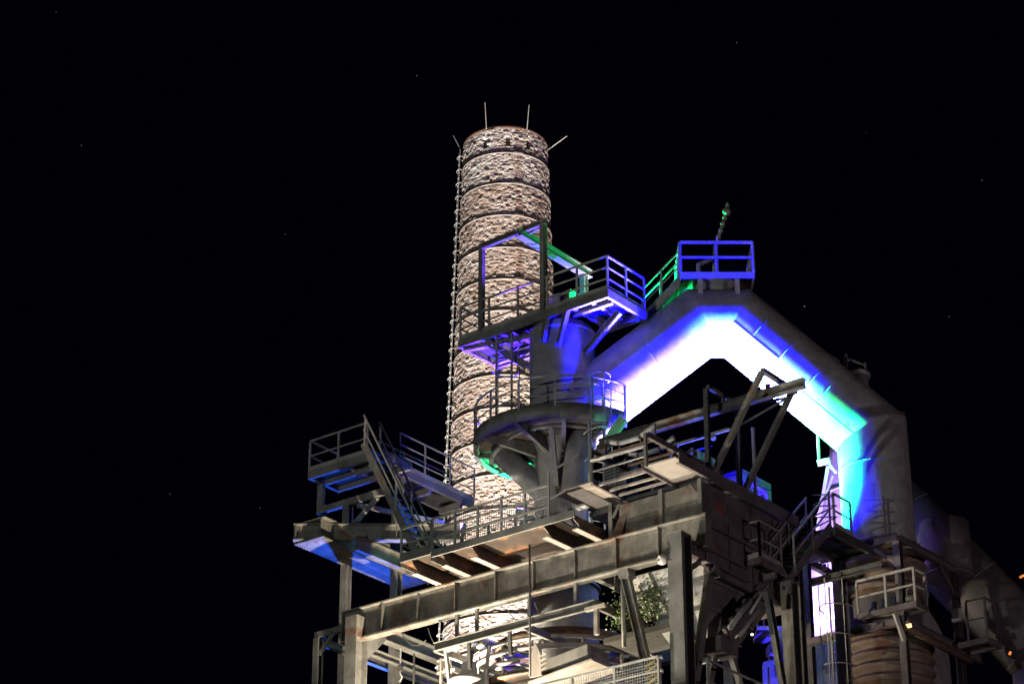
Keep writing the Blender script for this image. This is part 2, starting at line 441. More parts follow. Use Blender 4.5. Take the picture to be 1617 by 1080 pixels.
names = ['left_leg', 'crown', 'right_leg', 'drop_leg']
legs = [m.build(nm, 'pipe', dn) for m, nm in zip(mitre(pts, RD), names)]
def seam(p, d, par, r=RD, proud=.007, w=.025):
    MB().lathe(p, d, [(r-.03,-w/2),(r+proud,-w/2),(r+proud,w/2),(r-.03,w/2)], 64, close=True).build('seam', 'pipe', par)
for q in (.36, .62): seam(lerp(pts[0], pts[1], q), pts[1]-pts[0], legs[0])
for q in (.16, .36, .58, .68): seam(lerp(pts[2], pts[3], q), pts[3]-pts[2], legs[2])
for q in (.33,): seam(lerp(pts[3], pts[4], q), pts[4]-pts[3], legs[3])
# longitudinal lap plates
m = MB(); d = (pts[3]-pts[2]).normalized(); b = d.cross(FW).normalized()
for q0, q1, ang in ((.0, .36, 205), (.36, .58, 240), (.58, .98, 222)):
    v = (FW*math.cos(R(ang))+b*math.sin(R(ang)))*(RD+.006); m.beam(lerp(pts[2],pts[3],q0)+v, lerp(pts[2],pts[3],q1)+v, .05, .02, up=v)
m.build('lap_strip', 'pipe', legs[2])
def bellows(z0, z1, r0, amp, n, c):
    prof = [(r0-.06, z0)]
    for i in range(n*8+1):
        q = i/(n*8); prof.append((r0+amp*(.5-.5*math.cos(q*n*2*math.pi))*1.0, z0+(z1-z0)*q))
    prof.append((r0-.06, z1))
    b = MB().lathe(c, ZV, prof, 64).build('bellows', 'bellows', dn)
    for z in (z0, z1): MB().lathe(c, ZV, [(r0-.1,z-.05),(r0+.12,z-.05),(r0+.12,z+.05),(r0-.1,z+.05)], 48, close=True, smooth=False).build('flange', 'rust', b)
    return b
TC = W(9.06, 0, 0)
rp_ = random.Random(5)
for z0, n_, a_ in ((28.0, 9, -58), (29.2, 5, -64)):
    m = MB(); rows = []
    for k in range(n_+1):
        w0 = rp_.uniform(3, 7); c_ = a_+rp_.uniform(-2.5, 2.5)
        rows.append([Vector((TC.x+math.cos(R(c_+q*w0))*(RD+.004), TC.y+math.sin(R(c_+q*w0))*(RD+.004), z0+k*.14)) for q in (-1, -.33, .33, 1)])
    m.add([p for rw_ in rows for p in rw_], [(k*4+i, k*4+i+1, k*4+5+i, k*4+4+i) for k in range(n_) for i in range(3)], True)
    m.build('bare_patch', 'galv', dn)
bellows(25.95, 27.45, 1.05, .24, 4, TC)
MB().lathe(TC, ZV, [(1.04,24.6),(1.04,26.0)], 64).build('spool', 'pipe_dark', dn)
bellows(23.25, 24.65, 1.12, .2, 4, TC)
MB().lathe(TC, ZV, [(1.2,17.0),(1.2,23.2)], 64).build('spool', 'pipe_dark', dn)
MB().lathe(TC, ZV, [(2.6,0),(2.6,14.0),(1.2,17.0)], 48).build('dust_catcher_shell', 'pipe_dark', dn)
# brackets welded on the back of the right leg
m = MB().beam(W(7.31,.45,34.39), W(8.42,.45,33.57), .07, .09); m.build('guard_rail', 'frame', dn)
v = MB().tube([W(8.78,.35,32.2), W(8.79,.35,33.15)], .3, 20).build('vent_stub', 'pipe', dn)
MB().lathe(W(8.79,.35,33.2), ZV, [(.05,-.06),(.37,-.06),(.37,.03),(.3,.1),(0,.13)], 24).build('cap', 'pipe', v)
m = MB().beam(W(8.44,.3,33.0), W(8.44,.3,33.86), .12, .05).beam(W(9.02,.3,33.2), W(9.02,.3,33.6), .05, .05).beam(W(8.44,.3,33.75), W(9.02,.3,33.5), .05, .05).beam(W(9.02,.5,32.6), W(9.02,.5,33.0), .08, .08)
m.build('vent_guard', 'frame', dn)
m = MB().beam(W(9.3,.3,32.55), W(9.72,.3,32.17), .05, .05).beam(W(9.3,.3,32.3), W(9.3,.3,32.58), .05, .05).beam(W(9.5,.3,32.1), W(9.5,.3,32.4), .05, .05).beam(W(9.72,.3,31.9), W(9.72,.3,32.2), .05, .05)
m.build('lug', 'frame', dn)
MB().beam(W(9.82,.1,31.85), W(10.05,.1,31.85), .1, .08).build('lug', 'frame', dn)

# second, dark pipe falling away behind the drop leg
dp = thing('inclined_gas_pipe', W(14.5, 3, 0), 'dark inclined gas pipe descending to the right behind the bellows', 'gas pipe')
a, b = W(9.6,3,30.55), W(15.4,3,23.7)
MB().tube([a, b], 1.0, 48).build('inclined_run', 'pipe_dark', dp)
for q in (.12, .44, .72): seam(lerp(a, b, q), b-a, dp, 1.0)
MB().tube([W(11.29,1.95,27.4), W(11.29,1.95,29.1)], .73, 40).build('sleeve', 'pink', dp)
MB().lathe(W(11.29,1.95,27.45), ZV, [(.7,-.04),(.77,-.04),(.77,.04),(.7,.04)], 40, close=True).build('flange', 'pink', dp)
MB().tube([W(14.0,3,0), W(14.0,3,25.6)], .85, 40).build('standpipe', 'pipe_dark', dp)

# ---------------------------------------------------------------- front girder
GY = -3.5
g = thing('front_girder', (1, GY, 0), 'long riveted grey plate girder with stiffeners spanning the furnace front', 'girder')
xs = [-5.2, -3.7, -2.4, -1.06, .35, 1.65, 3.05, 4.4, 5.75, 7.25]
for a, b in zip(xs, xs[1:]): MB().box(a+.012, b-.012, GY, GY+.02, 24.9, 25.76).build('web_panel', 'girder', g)
MB().box(-5.2, 7.27, GY-.15, GY+.17, 25.761, 25.8).build('top_flange', 'girder', g)
MB().box(-5.2, 7.27, GY-.15, GY+.17, 24.85, 24.899).build('bottom_flange', 'girder', g)
for x in xs: MB().box(x-.012+(0.013 if x < -5 else 0)-(.013 if x > 7 else 0), x+.012+(.013 if x < -5 else 0)-(.013 if x > 7 else 0), GY-.13, GY+.15, 24.9, 25.76).build('stiffener', 'girder', g)
m = MB()
for i in range(150):
    x = -5.15+i*.083
    for z in (24.95, 25.71): m.add([(x-.015,GY-.0015,z-.015),(x+.015,GY-.0015,z-.015),(x+.015,GY-.0015,z+.015),(x-.015,GY-.0015,z+.015),(x,GY-.014,z)], [(0,1,4),(1,2,4),(2,3,4),(3,0,4)])
m.build('rivets', 'girder', g, kind='stuff')
# mate girder behind the furnace
g = thing('rear_girder', (1, 3.4, 0), 'grey plate girder spanning behind the furnace shaft', 'girder')
MB().ibeam((-5.2,3.4,25.3), (3.6,3.4,25.3), .3, .95, .03).build('beam', 'girder', g)

# corner column with gusset
def column(name, x, y, z1, w, d, label, z0=0, mat='frame', cat='column', group=None):
    t = thing(name, (x, y, z0), label, cat, group)
    t_ = .035
    MB().box(x-w/2, x+w/2, y-d/2, y-d/2+t_, z0, z1).build('flange', mat, t)
    MB().box(x-w/2, x+w/2, y+d/2-t_, y+d/2, z0, z1).build('flange', mat, t)
    MB().box(x-t_/2, x+t_/2, y-d/2+t_, y+d/2-t_, z0, z1).build('web', mat, t)
    return t
c = column('corner_column', -4.62, -3.62, 24.84, .42, .5, 'corner column with gusset under the left end of the girder')
MB().box(-4.83, -4.41, -3.87, -3.37, 24.842, 25.5).build('splice_plate', 'girder', c)
MB().prism([(-4.40,-3.36,25.45),(-4.40,-2.6,25.45),(-4.40,-2.62,25.05),(-4.40,-3.36,24.3)], (-.03,0,0)).build('gusset', 'frame', c)
c = column('outer_column', -6.22, -3.45, 25.25, .2, .24, 'slim outer column at the far left bottom with knee brace')
MB().beam((-6.32,-3.45,25.36), (-4.85,-3.45,25.36), .16, .18).build('cap_beam', 'frame', c)
MB().beam((-6.12,-3.5,24.75), (-5.6,-3.5,25.3), .06, .12).build('knee_brace', 'frame', c)
c = column('rear_column', 3.3, 3.4, 24.8, .3, .3, 'rear furnace column partly hidden behind the conveyor house')
def crossbeam(name, p, q, w, h, label, mat='frame', group='cross beams behind the front girder'):
    t = thing(name, p, label, 'beam', group)
    MB().ibeam(p, q, w, h, .025).build('profile', mat, t); return t
c = crossbeam('cross_beam', (-4.62,-2.6,25.31), (-4.62,3.2,25.31), .3, .4, 'cross beam running back from the gusseted corner column, bottom flange brightly lit')
m = MB()
for i in range(40): m.box(-4.606, -4.6, -2.5+i*.14, -2.47+i*.14, 25.15, 25.18)
m.build('rivets', 'frame', c, kind='stuff')
crossbeam('cross_beam', (-4.7,-3.3,24.7), (-4.7,3.2,24.7), .16, .2, 'thin lower cross beam below the bright flange, chain hanging beside it')
crossbeam('cross_beam', (-6.22,-3.3,25.2), (-6.22,3.2,25.2), .16, .22, 'cross beam running back from the slim outer column')
crossbeam('cross_beam', (-3.0,-.5,25.4), (-3.0,3.2,25.4), .2, .3, 'blue lit cross beam deep under the girder near the chimney')
crossbeam('cross_beam', (-1.9,.2,25.0), (-1.9,3.2,25.0), .2, .26, 'cross beam beside the gas shaft with green light')

# ================================================================== platforms
# ---- upper platform round the uptake head
Z = 34.5
up = thing('upper_platform', (0, 0, Z), 'upper steel platform with railing and hoist portal around the gas pipe head', 'platform')
MB().box(-3.05, 2.45, -1.06, .82, Z+.16, Z+.2).build('deck', 'grating', up)
def frame_rect(par, x0, x1, y0, y1, z0, z1, mat='platform', name='edge_channel', f=.1):
    t_ = .03
    MB().box(x0, x1, y0, y0+t_, z0, z1).box(x0, x1, y0+t_, y0+f, z0, z0+.025).build(name, mat, par)
    MB().box(x0, x1, y1-t_, y1, z0, z1).box(x0, x1, y1-f, y1-t_, z0, z0+.025).build(name, mat, par)
    MB().box(x0, x0+t_, y0+t_+.002, y1-t_-.002, z0+.002, z1-.002).box(x0+t_, x0+f, y0+f+.003, y1-f-.003, z0+.002, z0+.024).build(name, mat, par)
    MB().box(x1-t_, x1, y0+t_+.002, y1-t_-.002, z0+.002, z1-.002).box(x1-f, x1-t_, y0+f+.003, y1-f-.003, z0+.002, z0+.024).build(name, mat, par)
frame_rect(up, -3.1, 2.5, -1.1, .86, Z-.06, Z+.2)
for x in (-2.2, -1.2, 1.2, 1.85): MB().ibeam((x,-1.0,Z+.06), (x,.8,Z+.06), .12, .2, .02).build('joist', 'platform', up)
MB().ibeam((-3.0,-.95,Z-.08), (-.75,-.35,Z-.08), .16, .18, .02).build('joist', 'platform', up)
for x0, x1, y in ((-2.95, -.98, .45), (1.0, 2.4, -.75), (1.0, 2.4, .55)): MB().ibeam((x0,y,Z-.04), (x1,y,Z-.04), .13, .18, .02).build('bearer', 'platform', up)
for p, q in (((-.95,-.5,33.45),(-2.1,-1.0,34.4)), ((.55,-.85,33.5),(1.0,-1.02,34.45)), ((.95,-.15,33.4),(2.2,-.1,34.4)), ((-.9,.3,33.5),(-2.2,.6,34.4)), ((.1,-1.0,33.7),(.3,-1.08,34.4))):
    MB().channel(p, q, .1, .2, .02).build('bracket', 'platform', up)
railing(up, [(-3.05,.8,Z+.2),(-3.05,-1.05,Z+.2),(2.45,-1.05,Z+.2),(2.45,.8,Z+.2)], gap=1.15)
railing(up, [(-3.05,.8,Z+.2),(-1.2,.8,Z+.2)], gap=1.0)
po = MB().channel((-2.2,-1.02,Z+.2), (-2.2,-1.02,37.7), .12, .16, up=(0,1,0)).build('portal_post', 'frame', up)
po = MB().channel((.16,-1.02,Z+.2), (.16,-1.02,37.75), .12, .2, up=(0,1,0)).build('portal_post', 'frame', up)
MB().channel((-2.3,-1.02,37.6), (.25,-1.02,37.68), .1, .18).build('portal_beam', 'frame', up)
MB().ibeam((-.67,-1.25,37.52), (-.67,2.35,37.52), .26, .26, .025).build('hoist_rail', 'frame', up)
MB().ibeam((-.67,2.05,34.6), (-.67,2.05,37.38), .18, .2, .02, up=(0,1,0)).build('portal_post', 'frame', up)
m = MB()
for k in range(3): y = -.7+k*.35; m.beam((-.67-.12,y,37.37), (-.67+.12,y+.2,37.37), .03, .03)
m.build('rail_brace', 'frame', up)
MB().beam((.16,-1.0,37.62), (-.55,-.9,37.58), .06, .1).build('portal_brace', 'frame', up)
cb = thing('control_cabinet', (0,.2,Z+.2), 'sheet metal cabinet lit green on the upper platform deck', 'cabinet')
MB().box(-.55, .25, .05, .6, Z+.35, Z+1.25).build('body', 'plate', cb)
MB().prism([(-.62,.0,Z+1.25),(.33,.0,Z+1.25),(.33,.66,Z+1.25),(-.62,.66,Z+1.25)], (0,0,.05)).build('roof', 'plate', cb)
MB().box(.252,.262,.12,.52,Z+.45,Z+1.15).build('door', 'plate', cb)
MB().box(.263,.285,.16,.19,Z+.75,Z+.9).build('handle', 'dark', cb)
for x, y in ((-.5,.1),(.2,.1),(-.5,.55),(.2,.55)): MB().box(x-.025,x+.025,y-.025,y+.025,Z+.2,Z+.35).build('leg', 'dark', cb)
wn = thing('winch', (-1.35,.2,Z+.2), 'small winch drum standing on the upper platform before the chimney', 'winch')
MB().box(-1.75,-.95,-.05,.4,Z+.2,Z+.3).build('base', 'dark', wn)
MB().tube([(-1.65,.17,Z+.52),(-1.05,.17,Z+.52)], .17, 16).build('drum', 'frame', wn)
for x in (-1.68,-1.02): MB().box(x-.03,x+.03,0,.34,Z+.3,Z+.75).build('cheek', 'frame', wn)
ladder('ladder', (-1.45,-.95,30.95), Z+.2, (1,.25,0), 'caged ladder from the round walkway up to the upper platform', out=(-.3,1,0), cage_from=.7, w=.5)

# ---- crown platform on the apex of the downcomer
cp = thing('crown_platform', W(4.6,0,35.8), 'small railed platform glowing violet on top of the pipe arch', 'platform')
def wbox(m, s0, s1, v0, v1, z0, z1):
    return m.add([W(s0,v0,z0),W(s1,v0,z0),W(s1,v1,z0),W(s0,v1,z0),W(s0,v0,z1),W(s1,v0,z1),W(s1,v1,z1),W(s0,v1,z1)],
                 [(0,3,2,1),(4,5,6,7),(0,1,5,4),(1,2,6,5),(2,3,7,6),(3,0,4,7)])
wbox(MB(), 3.52, 5.7, -.88, .78, 35.95, 36.0).build('deck', 'grating', cp)
wbox(MB(), 3.5, 5.72, -.92, -.885, 35.8, 36.0).build('edge_channel', 'rail', cp)
wbox(MB(), 3.5, 5.72, .785, .82, 35.8, 36.0).build('edge_channel', 'rail', cp)
wbox(MB(), 3.5, 3.535, -.88, .78, 35.802, 35.948).build('edge_channel', 'rail', cp)
wbox(MB(), 5.685, 5.72, -.88, .78, 35.802, 35.948).build('edge_channel', 'rail', cp)
railing(cp, [W(3.52,.8,36.0), W(3.52,-.9,36.0), W(5.7,-.9,36.0), W(5.7,.8,36.0)], mids=1, gap=1.1, h=1.0, toe=0, sec=.07)
for s in (4.1, 5.2):
    wbox(MB(), s-.07, s+.07, -.86, -.78, 35.3, 35.8).build('support_leg', 'white', cp)
    wbox(MB(), s-.07, s+.07, .62, .7, 35.3, 35.8).build('support_leg', 'white', cp)
MB().lathe(W(4.65,-.05,35.6), ZV, [(.5,-.1),(.5,.3),(.62,.3),(.62,.38),(0,.4)], 32).build('manhole', 'pipe', cp)
MB().tube([W(4.1,-.4,36.0), W(4.1,-.4,36.5), W(4.5,-.3,36.75)], .07, 8).build('counterweight_arm', 'rail', cp)
dv = thing('davit_crane', W(4.6,0,36.0), 'slender davit crane arm leaning above the crown platform', 'crane')
MB().tube([W(4.58,0,36.0), W(4.66,0,37.35)], .065, 10).build('mast', 'rail', dv)
MB().tube([W(4.66,0,37.3), W(5.03,0,38.45)], [.06,.045], 10).build('arm', 'rail', dv)
m = MB(); 
for k in range(5): c = lerp(W(4.66,0,37.3), W(5.03,0,38.45), .12+k*.19); m.tube([c-Vector((0,0,.05)), c+Vector((0,0,.05))], .075, 8)
m.build('rope_wrap', 'rail', dv)
MB().lathe(W(5.05,-.05,38.5), FW, [(0,-.03),(.13,-.03),(.1,.03),(.13,.09),(0,.09)], 20).build('pulley', 'rail', dv)
MB().beam(W(5.03,0,38.45), W(5.1,0,38.8), .06, .1).build('head', 'rail', dv)
st = stair('pipe_stair', W(2.42,-.35,34.72), W(3.55,-.35,36.0), FW*.75, 'green lit stair climbing the arch from upper to crown platform', n=10, h=1.0, string='rail')
m = MB(); m.beam(W(2.42,-.3,34.2), W(3.5,-.3,35.3), .06, .06); m.build('skirting_pipe', 'rail', st)

# ---- round walkway
ZR = 30.6
rw = thing('round_walkway', (0, 0, ZR), 'curved walkway with railing wrapped around the gas pipe', 'walkway')
A0, A1 = R(-226), R(-10)
MB().lathe((0,0,ZR), ZV, [(1.0,.12),(2.56,.12),(2.56,.16),(1.0,.16)], 60, A0, A1, smooth=False, close=True).build('deck', 'walk_soffit', rw)
MB().lathe((0,0,ZR), ZV, [(2.57,0),(2.62,0),(2.62,.4),(2.57,.4)], 60, A0, A1, close=True).build('outer_skirt', 'platform', rw)
MB().lathe((0,0,ZR), ZV, [(2.44,.0),(2.568,.0),(2.568,.02),(2.44,.02)], 60, A0, A1, close=True).build('skirt_flange', 'platform', rw)
MB().lathe((0,0,ZR), ZV, [(2.625,-.1),(2.66,-.1),(2.66,.36),(2.625,.36)], 20, R(-56), R(-10), close=True).build('deep_skirt', 'platform', rw)
MB().lathe((0,0,ZR), ZV, [(1.72,.0),(1.80,.0),(1.80,.118),(1.72,.118)], 60, A0, A1, close=True).build('mid_ring', 'platform', rw)
for k in range(7):
    a = A0+(A1-A0)*(k+.3)/6.6; e = Vector((math.cos(a), math.sin(a), 0))
    MB().prism([e*.86+ZV*(ZR-.32), e*2.55+ZV*(ZR-.02), e*2.55+ZV*(ZR+.11), e*.86+ZV*(ZR+.11)], Vector((-e.y,e.x,0))*.02).build('radial_beam', 'platform', rw)
    MB().beam(e*.86+ZV*(ZR-.33), e*2.52+ZV*(ZR-.03), .12, .02).build('beam_flange', 'platform', rw)
for k, a in enumerate((-62, -190)):
    e = Vector((math.cos(R(a)), math.sin(R(a)), 0))
    MB().channel(e*.84+ZV*29.2, e*1.75+ZV*(ZR-.02), .12, .24, .02).build('bracket', 'platform', rw)
    MB().beam(e*.85+ZV*28.8, e*.85+ZV*29.2, .2, .06, up=e).build('bracket_foot', 'platform', rw)
for z, sec, nm in ((ZR+1.25, .055, 'handrail'), (ZR+.95, .035, 'knee_rail'), (ZR+.66, .035, 'knee_rail')):
    o = MB().tube([(2.6*math.cos(A0+(A1-A0)*i/48), 2.6*math.sin(A0+(A1-A0)*i/48), z) for i in range(49)], sec*.6, 6)
    if nm == 'handrail': HR = o.build(nm, 'rail', rw)
    else: o.build(nm, 'rail', HR)
for k in range(10):
    a = A0+(A1-A0)*k/9; MB().beam((2.6*math.cos(a),2.6*math.sin(a),ZR+.3), (2.6*math.cos(a),2.6*math.sin(a),ZR+1.24), .05, .05, up=(math.cos(a),math.sin(a),0)).build('post', 'rail', HR)
ladder('ladder', (2.0,-1.1,27.3), 31.9, (.5,.86,0), 'leaning caged ladder below the right end of the round walkway', out=(.8,-.5,0), cage_from=1.2, w=.45)

# ---- left tower platform, stair and link walkway
Z = 31.0
lt = thing('stair_head_platform', (-6.8,-1.6,Z), 'railed stair head platform at the far left against black sky', 'platform')
MB().box(-7.9, -5.0, -2.26, -.95, Z+.2, Z+.23).build('deck', 'grating', lt)
frame_rect(lt, -7.95, -5.0, -2.3, -.9, Z, Z+.25)
MB().ibeam((-7.85,-1.6,Z+.1), (-5.1,-1.6,Z+.1), .12, .18, .02).build('joist', 'platform', lt)
MB().beam((-7.9,-1.8,30.1), (-5.3,-1.8,30.1), .14, .2).build('underbeam', 'platform', lt)
MB().prism([(-7.95,-1.72,30.0),(-7.95,-1.72,30.95),(-7.75,-1.72,30.95),(-7.75,-1.72,30.35),(-7.6,-1.72,30.2),(-7.6,-1.72,30.0)], (0,-.14,0)).build('end_plate', 'platform', lt)
railing(lt, [(-7.92,-.95,Z+.25),(-7.92,-2.27,Z+.25),(-5.6,-2.27,Z+.25)], mids=1, gap=1.2, h=1.0)
MB().beam((-6.77,-1.75,29.2), (-5.6,-1.75,30.0), .1, .12).build('knee_brace', 'platform', lt)
MB().beam((-6.4,-1.75,29.95), (-5.3,1.0,29.95), .1, .14).build('underbeam', 'platform', lt)
c = column('tower_column', -6.77, -1.75, 30.0, .24, .24, 'tall slim column under the stair head platform', z0=0)
c = column('walkway_column', -5.45, -1.0, 30.9, .26, .26, 'column behind the stair carrying the link walkway')
lw = thing('link_walkway', (-5.9,1,Z), 'narrow blue lit walkway leading back from the stair head', 'walkway')
MB().box(-6.3, -5.45, -.88, 2.6, Z+.16, Z+.2).build('deck', 'grating', lw)
for x in (-6.34, -5.42): MB().channel((x,-.88,Z+.08), (x,2.6,Z+.08), .08, .22, .02, side=-1).build('edge_channel', 'dark', lw)
railing(lw, [(-5.42,-1.0,Z+.2),(-5.42,2.6,Z+.2)], gap=1.3, mat='frame', sec=.04)
railing(lw, [(-6.34,-.9,Z+.2),(-6.34,2.6,Z+.2)], gap=1.3, mids=1, mat='frame', sec=.04)
MB().beam((-6.3,.5,Z-.1), (-5.45,.5,Z-.1), .12, .2).build('bearer', 'dark', lw)
MB().beam((-6.3,2.0,Z-.1), (-5.45,2.0,Z-.1), .12, .2).build('bearer', 'dark', lw)
stair('steep_stair', (-2.45,-3.02,26.25), (-5.1,-3.02,31.2), (0,.7,0), 'steep steel stair descending from the stair head to the mesh railed platform', n=20, h=.9)

# ---- plate girder and riveted box girder at the left
pg = thing('plate_girder', W(-5.5,1,28.3), 'grey plate girder pointing left below the stair head platform', 'girder')
a, b = W(-7.85,1,28.45), W(-3.0,1,28.45)
MB().beam(a, b, .03, .44).build('web', 'girder', pg)
MB().beam(a, b, .26, .03, off=(0,.236)).build('flange', 'girder', pg)
MB().beam(a, b, .26, .03, off=(0,-.236)).build('flange', 'girder', pg)
for q in (.015, .16, .62): MB().beam(lerp(a,b,q)-ZV*.21, lerp(a,b,q)+ZV*.21, .2, .03, up=RT).build('stiffener', 'girder', pg)
m = MB()
for s in (-7.75, -7.68, -7.12, -7.05):
    for k in range(6): c = W(s, .98, 28.28+k*.068); m.beam(c, c-FW*.02, .03, .03)
m.build('rivets', 'dark', pg, kind='stuff')
bx = thing('box_girder', (-6.3,-2,28.15), 'riveted girder with broad soffit glowing blue at the left edge', 'girder')
MB().box(-6.85, -5.75, -3.95, .9, 28.12, 28.16).build('soffit_plate', 'girder', bx)
for x in (-6.75, -5.9): MB().box(x, x+.03, -3.9, .85, 28.161, 28.75).build('web', 'girder', bx)
MB().box(-6.85, -5.75, -3.9, .9, 28.751, 28.78).build('top_plate', 'girder', bx)
MB().box(-5.9, -5.8, -3.4, .8, 28.161, 28.2).build('angle', 'girder', bx)
m = MB()
for i in range(46):
    y = -3.85+i*.1
    for x in (-6.8, -6.7, -5.95, -5.82): m.add([(x-.02,y-.02,28.119),(x+.02,y-.02,28.119),(x+.02,y+.02,28.119),(x-.02,y+.02,28.119),(x,y,28.09)], [(0,1,4),(1,2,4),(2,3,4),(3,0,4)])
m.build('rivets', 'dark', bx, kind='stuff')
cb_ = thing('short_girder', (-5.2,-1.7,28.0), 'short riveted girder stub between the two left columns', 'girder')
MB().ibeam((-5.15,-3.2,28.0), (-5.15,-.4,28.0), .26, .45, .03).build('profile', 'girder', cb_)
MB().box(-5.0,-4.6,-1.12,-1.08,27.6,28.2).build('end_plate', 'girder', cb_)

# ---- mesh railed platform over the girder
Z = 26.1
mp = thing('mesh_rail_platform', (1.2,-4.2,Z), 'platform with wire mesh railing cantilevered over the front girder', 'platform')
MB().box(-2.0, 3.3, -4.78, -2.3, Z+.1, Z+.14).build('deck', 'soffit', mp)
MB().box(-.9, 3.95, -4.84, -4.79, Z, Z+.2).build('edge_channel', 'platform', mp)
MB().box(-2.02, -.94, -4.84, -4.79, Z+.1, Z+.36).build('edge_channel', 'platform', mp)
MB().box(-.93, -.905, -4.82, -3.6, Z-.1, Z+.3).build('edge_plate', 'platform', mp)
MB().box(-2.03, -2.0, -4.8, -2.3, Z-.02, Z+.22).build('edge_plate', 'platform', mp)
for x in (-1.6, -.55, .46, 2.9, 3.88):
    b = MB(); b.box(x-.012, x+.012, -4.3, -2.4, 25.83, Z+.098)
    b.prism([(x-.012,-4.3,25.83),(x-.012,-4.78,Z-.02),(x-.012,-4.78,Z+.098),(x-.012,-4.3,Z+.098)], (.024,0,0))
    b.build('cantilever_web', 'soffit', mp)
    MB().box(x-.1, x+.1, -4.72, -2.4, 25.802, 25.828).build('cantilever_flange', 'plate', mp)
railing(mp, [(-2.0,-2.5,Z+.15),(-2.0,-4.81,Z+.15),(-.93,-4.81,Z+.15)], mids=1, gap=1.05, h=.95, toe=0)
railing(mp, [(-.9,-4.81,Z+.2),(3.1,-4.81,Z+.2)], mids=2, gap=.78, h=.92, toe=0, mesh=True)
railing(mp, [(-.9,-3.5,Z+.2),(1.9,-3.5,Z+.2)], mids=1, gap=.95, h=.98, toe=0, mesh=True)
m = MB().beam((3.1,-4.81,Z+.2), (3.1,-4.81,Z+1.5), .05, .05); m.beam((3.1,-4.81,Z+1.45), (3.55,-4.1,Z+2.1), .045, .045); m.beam((3.1,-4.81,Z+.7), (3.5,-4.4,Z+1.05), .04, .04)
m.build('gate_post', 'galv', mp)
MB().box(3.95, 4.3, -4.82, -4.6, Z+.24, Z+.3).build('edge_angle', 'galv', mp)

# ================================================================== conveyor house
ch = thing('conveyor_house', (5.5,-1.2,24.4), 'boxy steel conveyor house standing on the front girder', 'building')
for x0, x1 in ((4.35, 5.72), (5.76, 6.9)): MB().box(x0, x1, -3.36, -3.33, 25.86, 26.78).build('wall_panel', 'girder', ch)
MB().prism([(4.12,-3.5,25.82),(4.5,-3.5,25.82),(4.62,-3.34,26.6),(4.42,-3.34,26.6)], (0,.02,0)).build('kick_plate', 'girder', ch)
MB().box(4.1, 7.05, -3.48, -3.3, 25.802, 25.855).build('ledge', 'rust', ch)
for x in (4.12, 5.74, 6.98): MB().box(x-.06, x+.06, -3.46, -3.37, 25.856, 26.86).build('wall_post', 'frame', ch)
MB().beam((4.18,-3.42,26.45), (4.4,-3.42,26.78), .06, .06).build('knee_brace', 'frame', ch)
MB().beam((6.9,-3.42,26.45), (6.65,-3.42,26.78), .05, .05).build('knee_brace', 'frame', ch)
for y0, y1 in ((-3.28,-2.2), (-2.16,-1.1), (-1.06,.0), (.04,1.0)):
    MB().box(6.97, 7.0, y0, y1, 25.72, 26.82).build('side_panel', 'pink', ch)
    MB().box(6.97, 7.0, y0, y1, 24.45, 25.6).build('side_panel', 'pink', ch)
MB().box(6.96, 7.06, -3.28, 1.0, 25.62, 25.71).build('side_rail', 'pink', ch)
MB().box(6.96, 7.08, -3.3, 1.0, 24.33, 24.44).build('side_rail', 'pink', ch)
MB().box(4.1, 6.96, .97, 1.0, 24.45, 26.82).build('wall_panel', 'pink', ch)
MB().box(4.1, 4.13, -3.3, .96, 24.45, 26.82).build('wall_panel', 'dark', ch)
MB().box(3.0, 7.12, -2.86, 2.6, 26.95, 27.05).build('roof', 'dark', ch)
MB().channel((7.14,-4.6,27.03), (7.14,1.15,27.03), .08, .3, .02, side=-1).build('roof_edge', 'pink', ch)
MB().channel((3.2,-2.92,26.98), (7.1,-2.92,26.98), .08, .24, .02).build('roof_edge', 'frame', ch)
m = MB()
for k in range(5): m.box(7.0015, 7.004, -2.72, -2.42, 26.18+k*.055, 26.21+k*.055)
m.build('warning_print', 'red_print', ch)
# projecting hatch frame in front of the roof: two cover plates joined by three bars
hf = thing('hatch_frame', (5.2,-3.8,27.0), 'open hatch frame with two pale cover plates overhanging the conveyor house', 'hatch')
MB().box(3.22, 4.32, -4.55, -2.98, 27.06, 27.1).build('cover_plate', 'plate', hf)
MB().box(6.02, 7.02, -4.58, -3.1, 27.06, 27.1).build('cover_plate', 'plate', hf)
for x in (3.2, 4.34, 6.0): MB().channel((x,-4.6,27.06), (x,-2.95,27.06), .05, .16, .015, side=1 if x < 5 else -1).build('side_channel', 'pink', hf)
for y in (-4.32, -3.84, -3.42): MB().beam((4.36,y,27.04), (5.98,y,27.04), .06, .06).build('bar', 'plate', hf)
MB().beam((4.36,-3.05,27.02), (5.98,-3.05,27.02), .06, .1).build('bar', 'frame', hf)
for x, z in ((4.4, 28.0), (6.15, 27.95)): MB().beam((x,-4.66,27.0), (x,-4.66,z), .08, .08).build('post', 'frame', hf)
MB().tube([(4.4,-4.66,27.62), (6.15,-4.66,27.6)], .06, 10).build('rail', 'galv', hf)
MB().beam((4.4,-4.66,27.3), (6.15,-4.66,27.3), .03, .03).build('rail', 'rail', hf)
MB().channel((6.15,-4.62,27.9), (6.15,-1.0,27.9), .08, .16, .02).build('belt_frame', 'pink', hf)
MB().channel((4.4,-4.62,27.85), (4.4,-1.0,27.85), .08, .16, .02).build('belt_frame', 'pink', hf)
for y in (-3.4,): MB().beam((4.45,y,27.6), (6.1,y,27.6), .1, .08).build('tie', 'pink', hf)
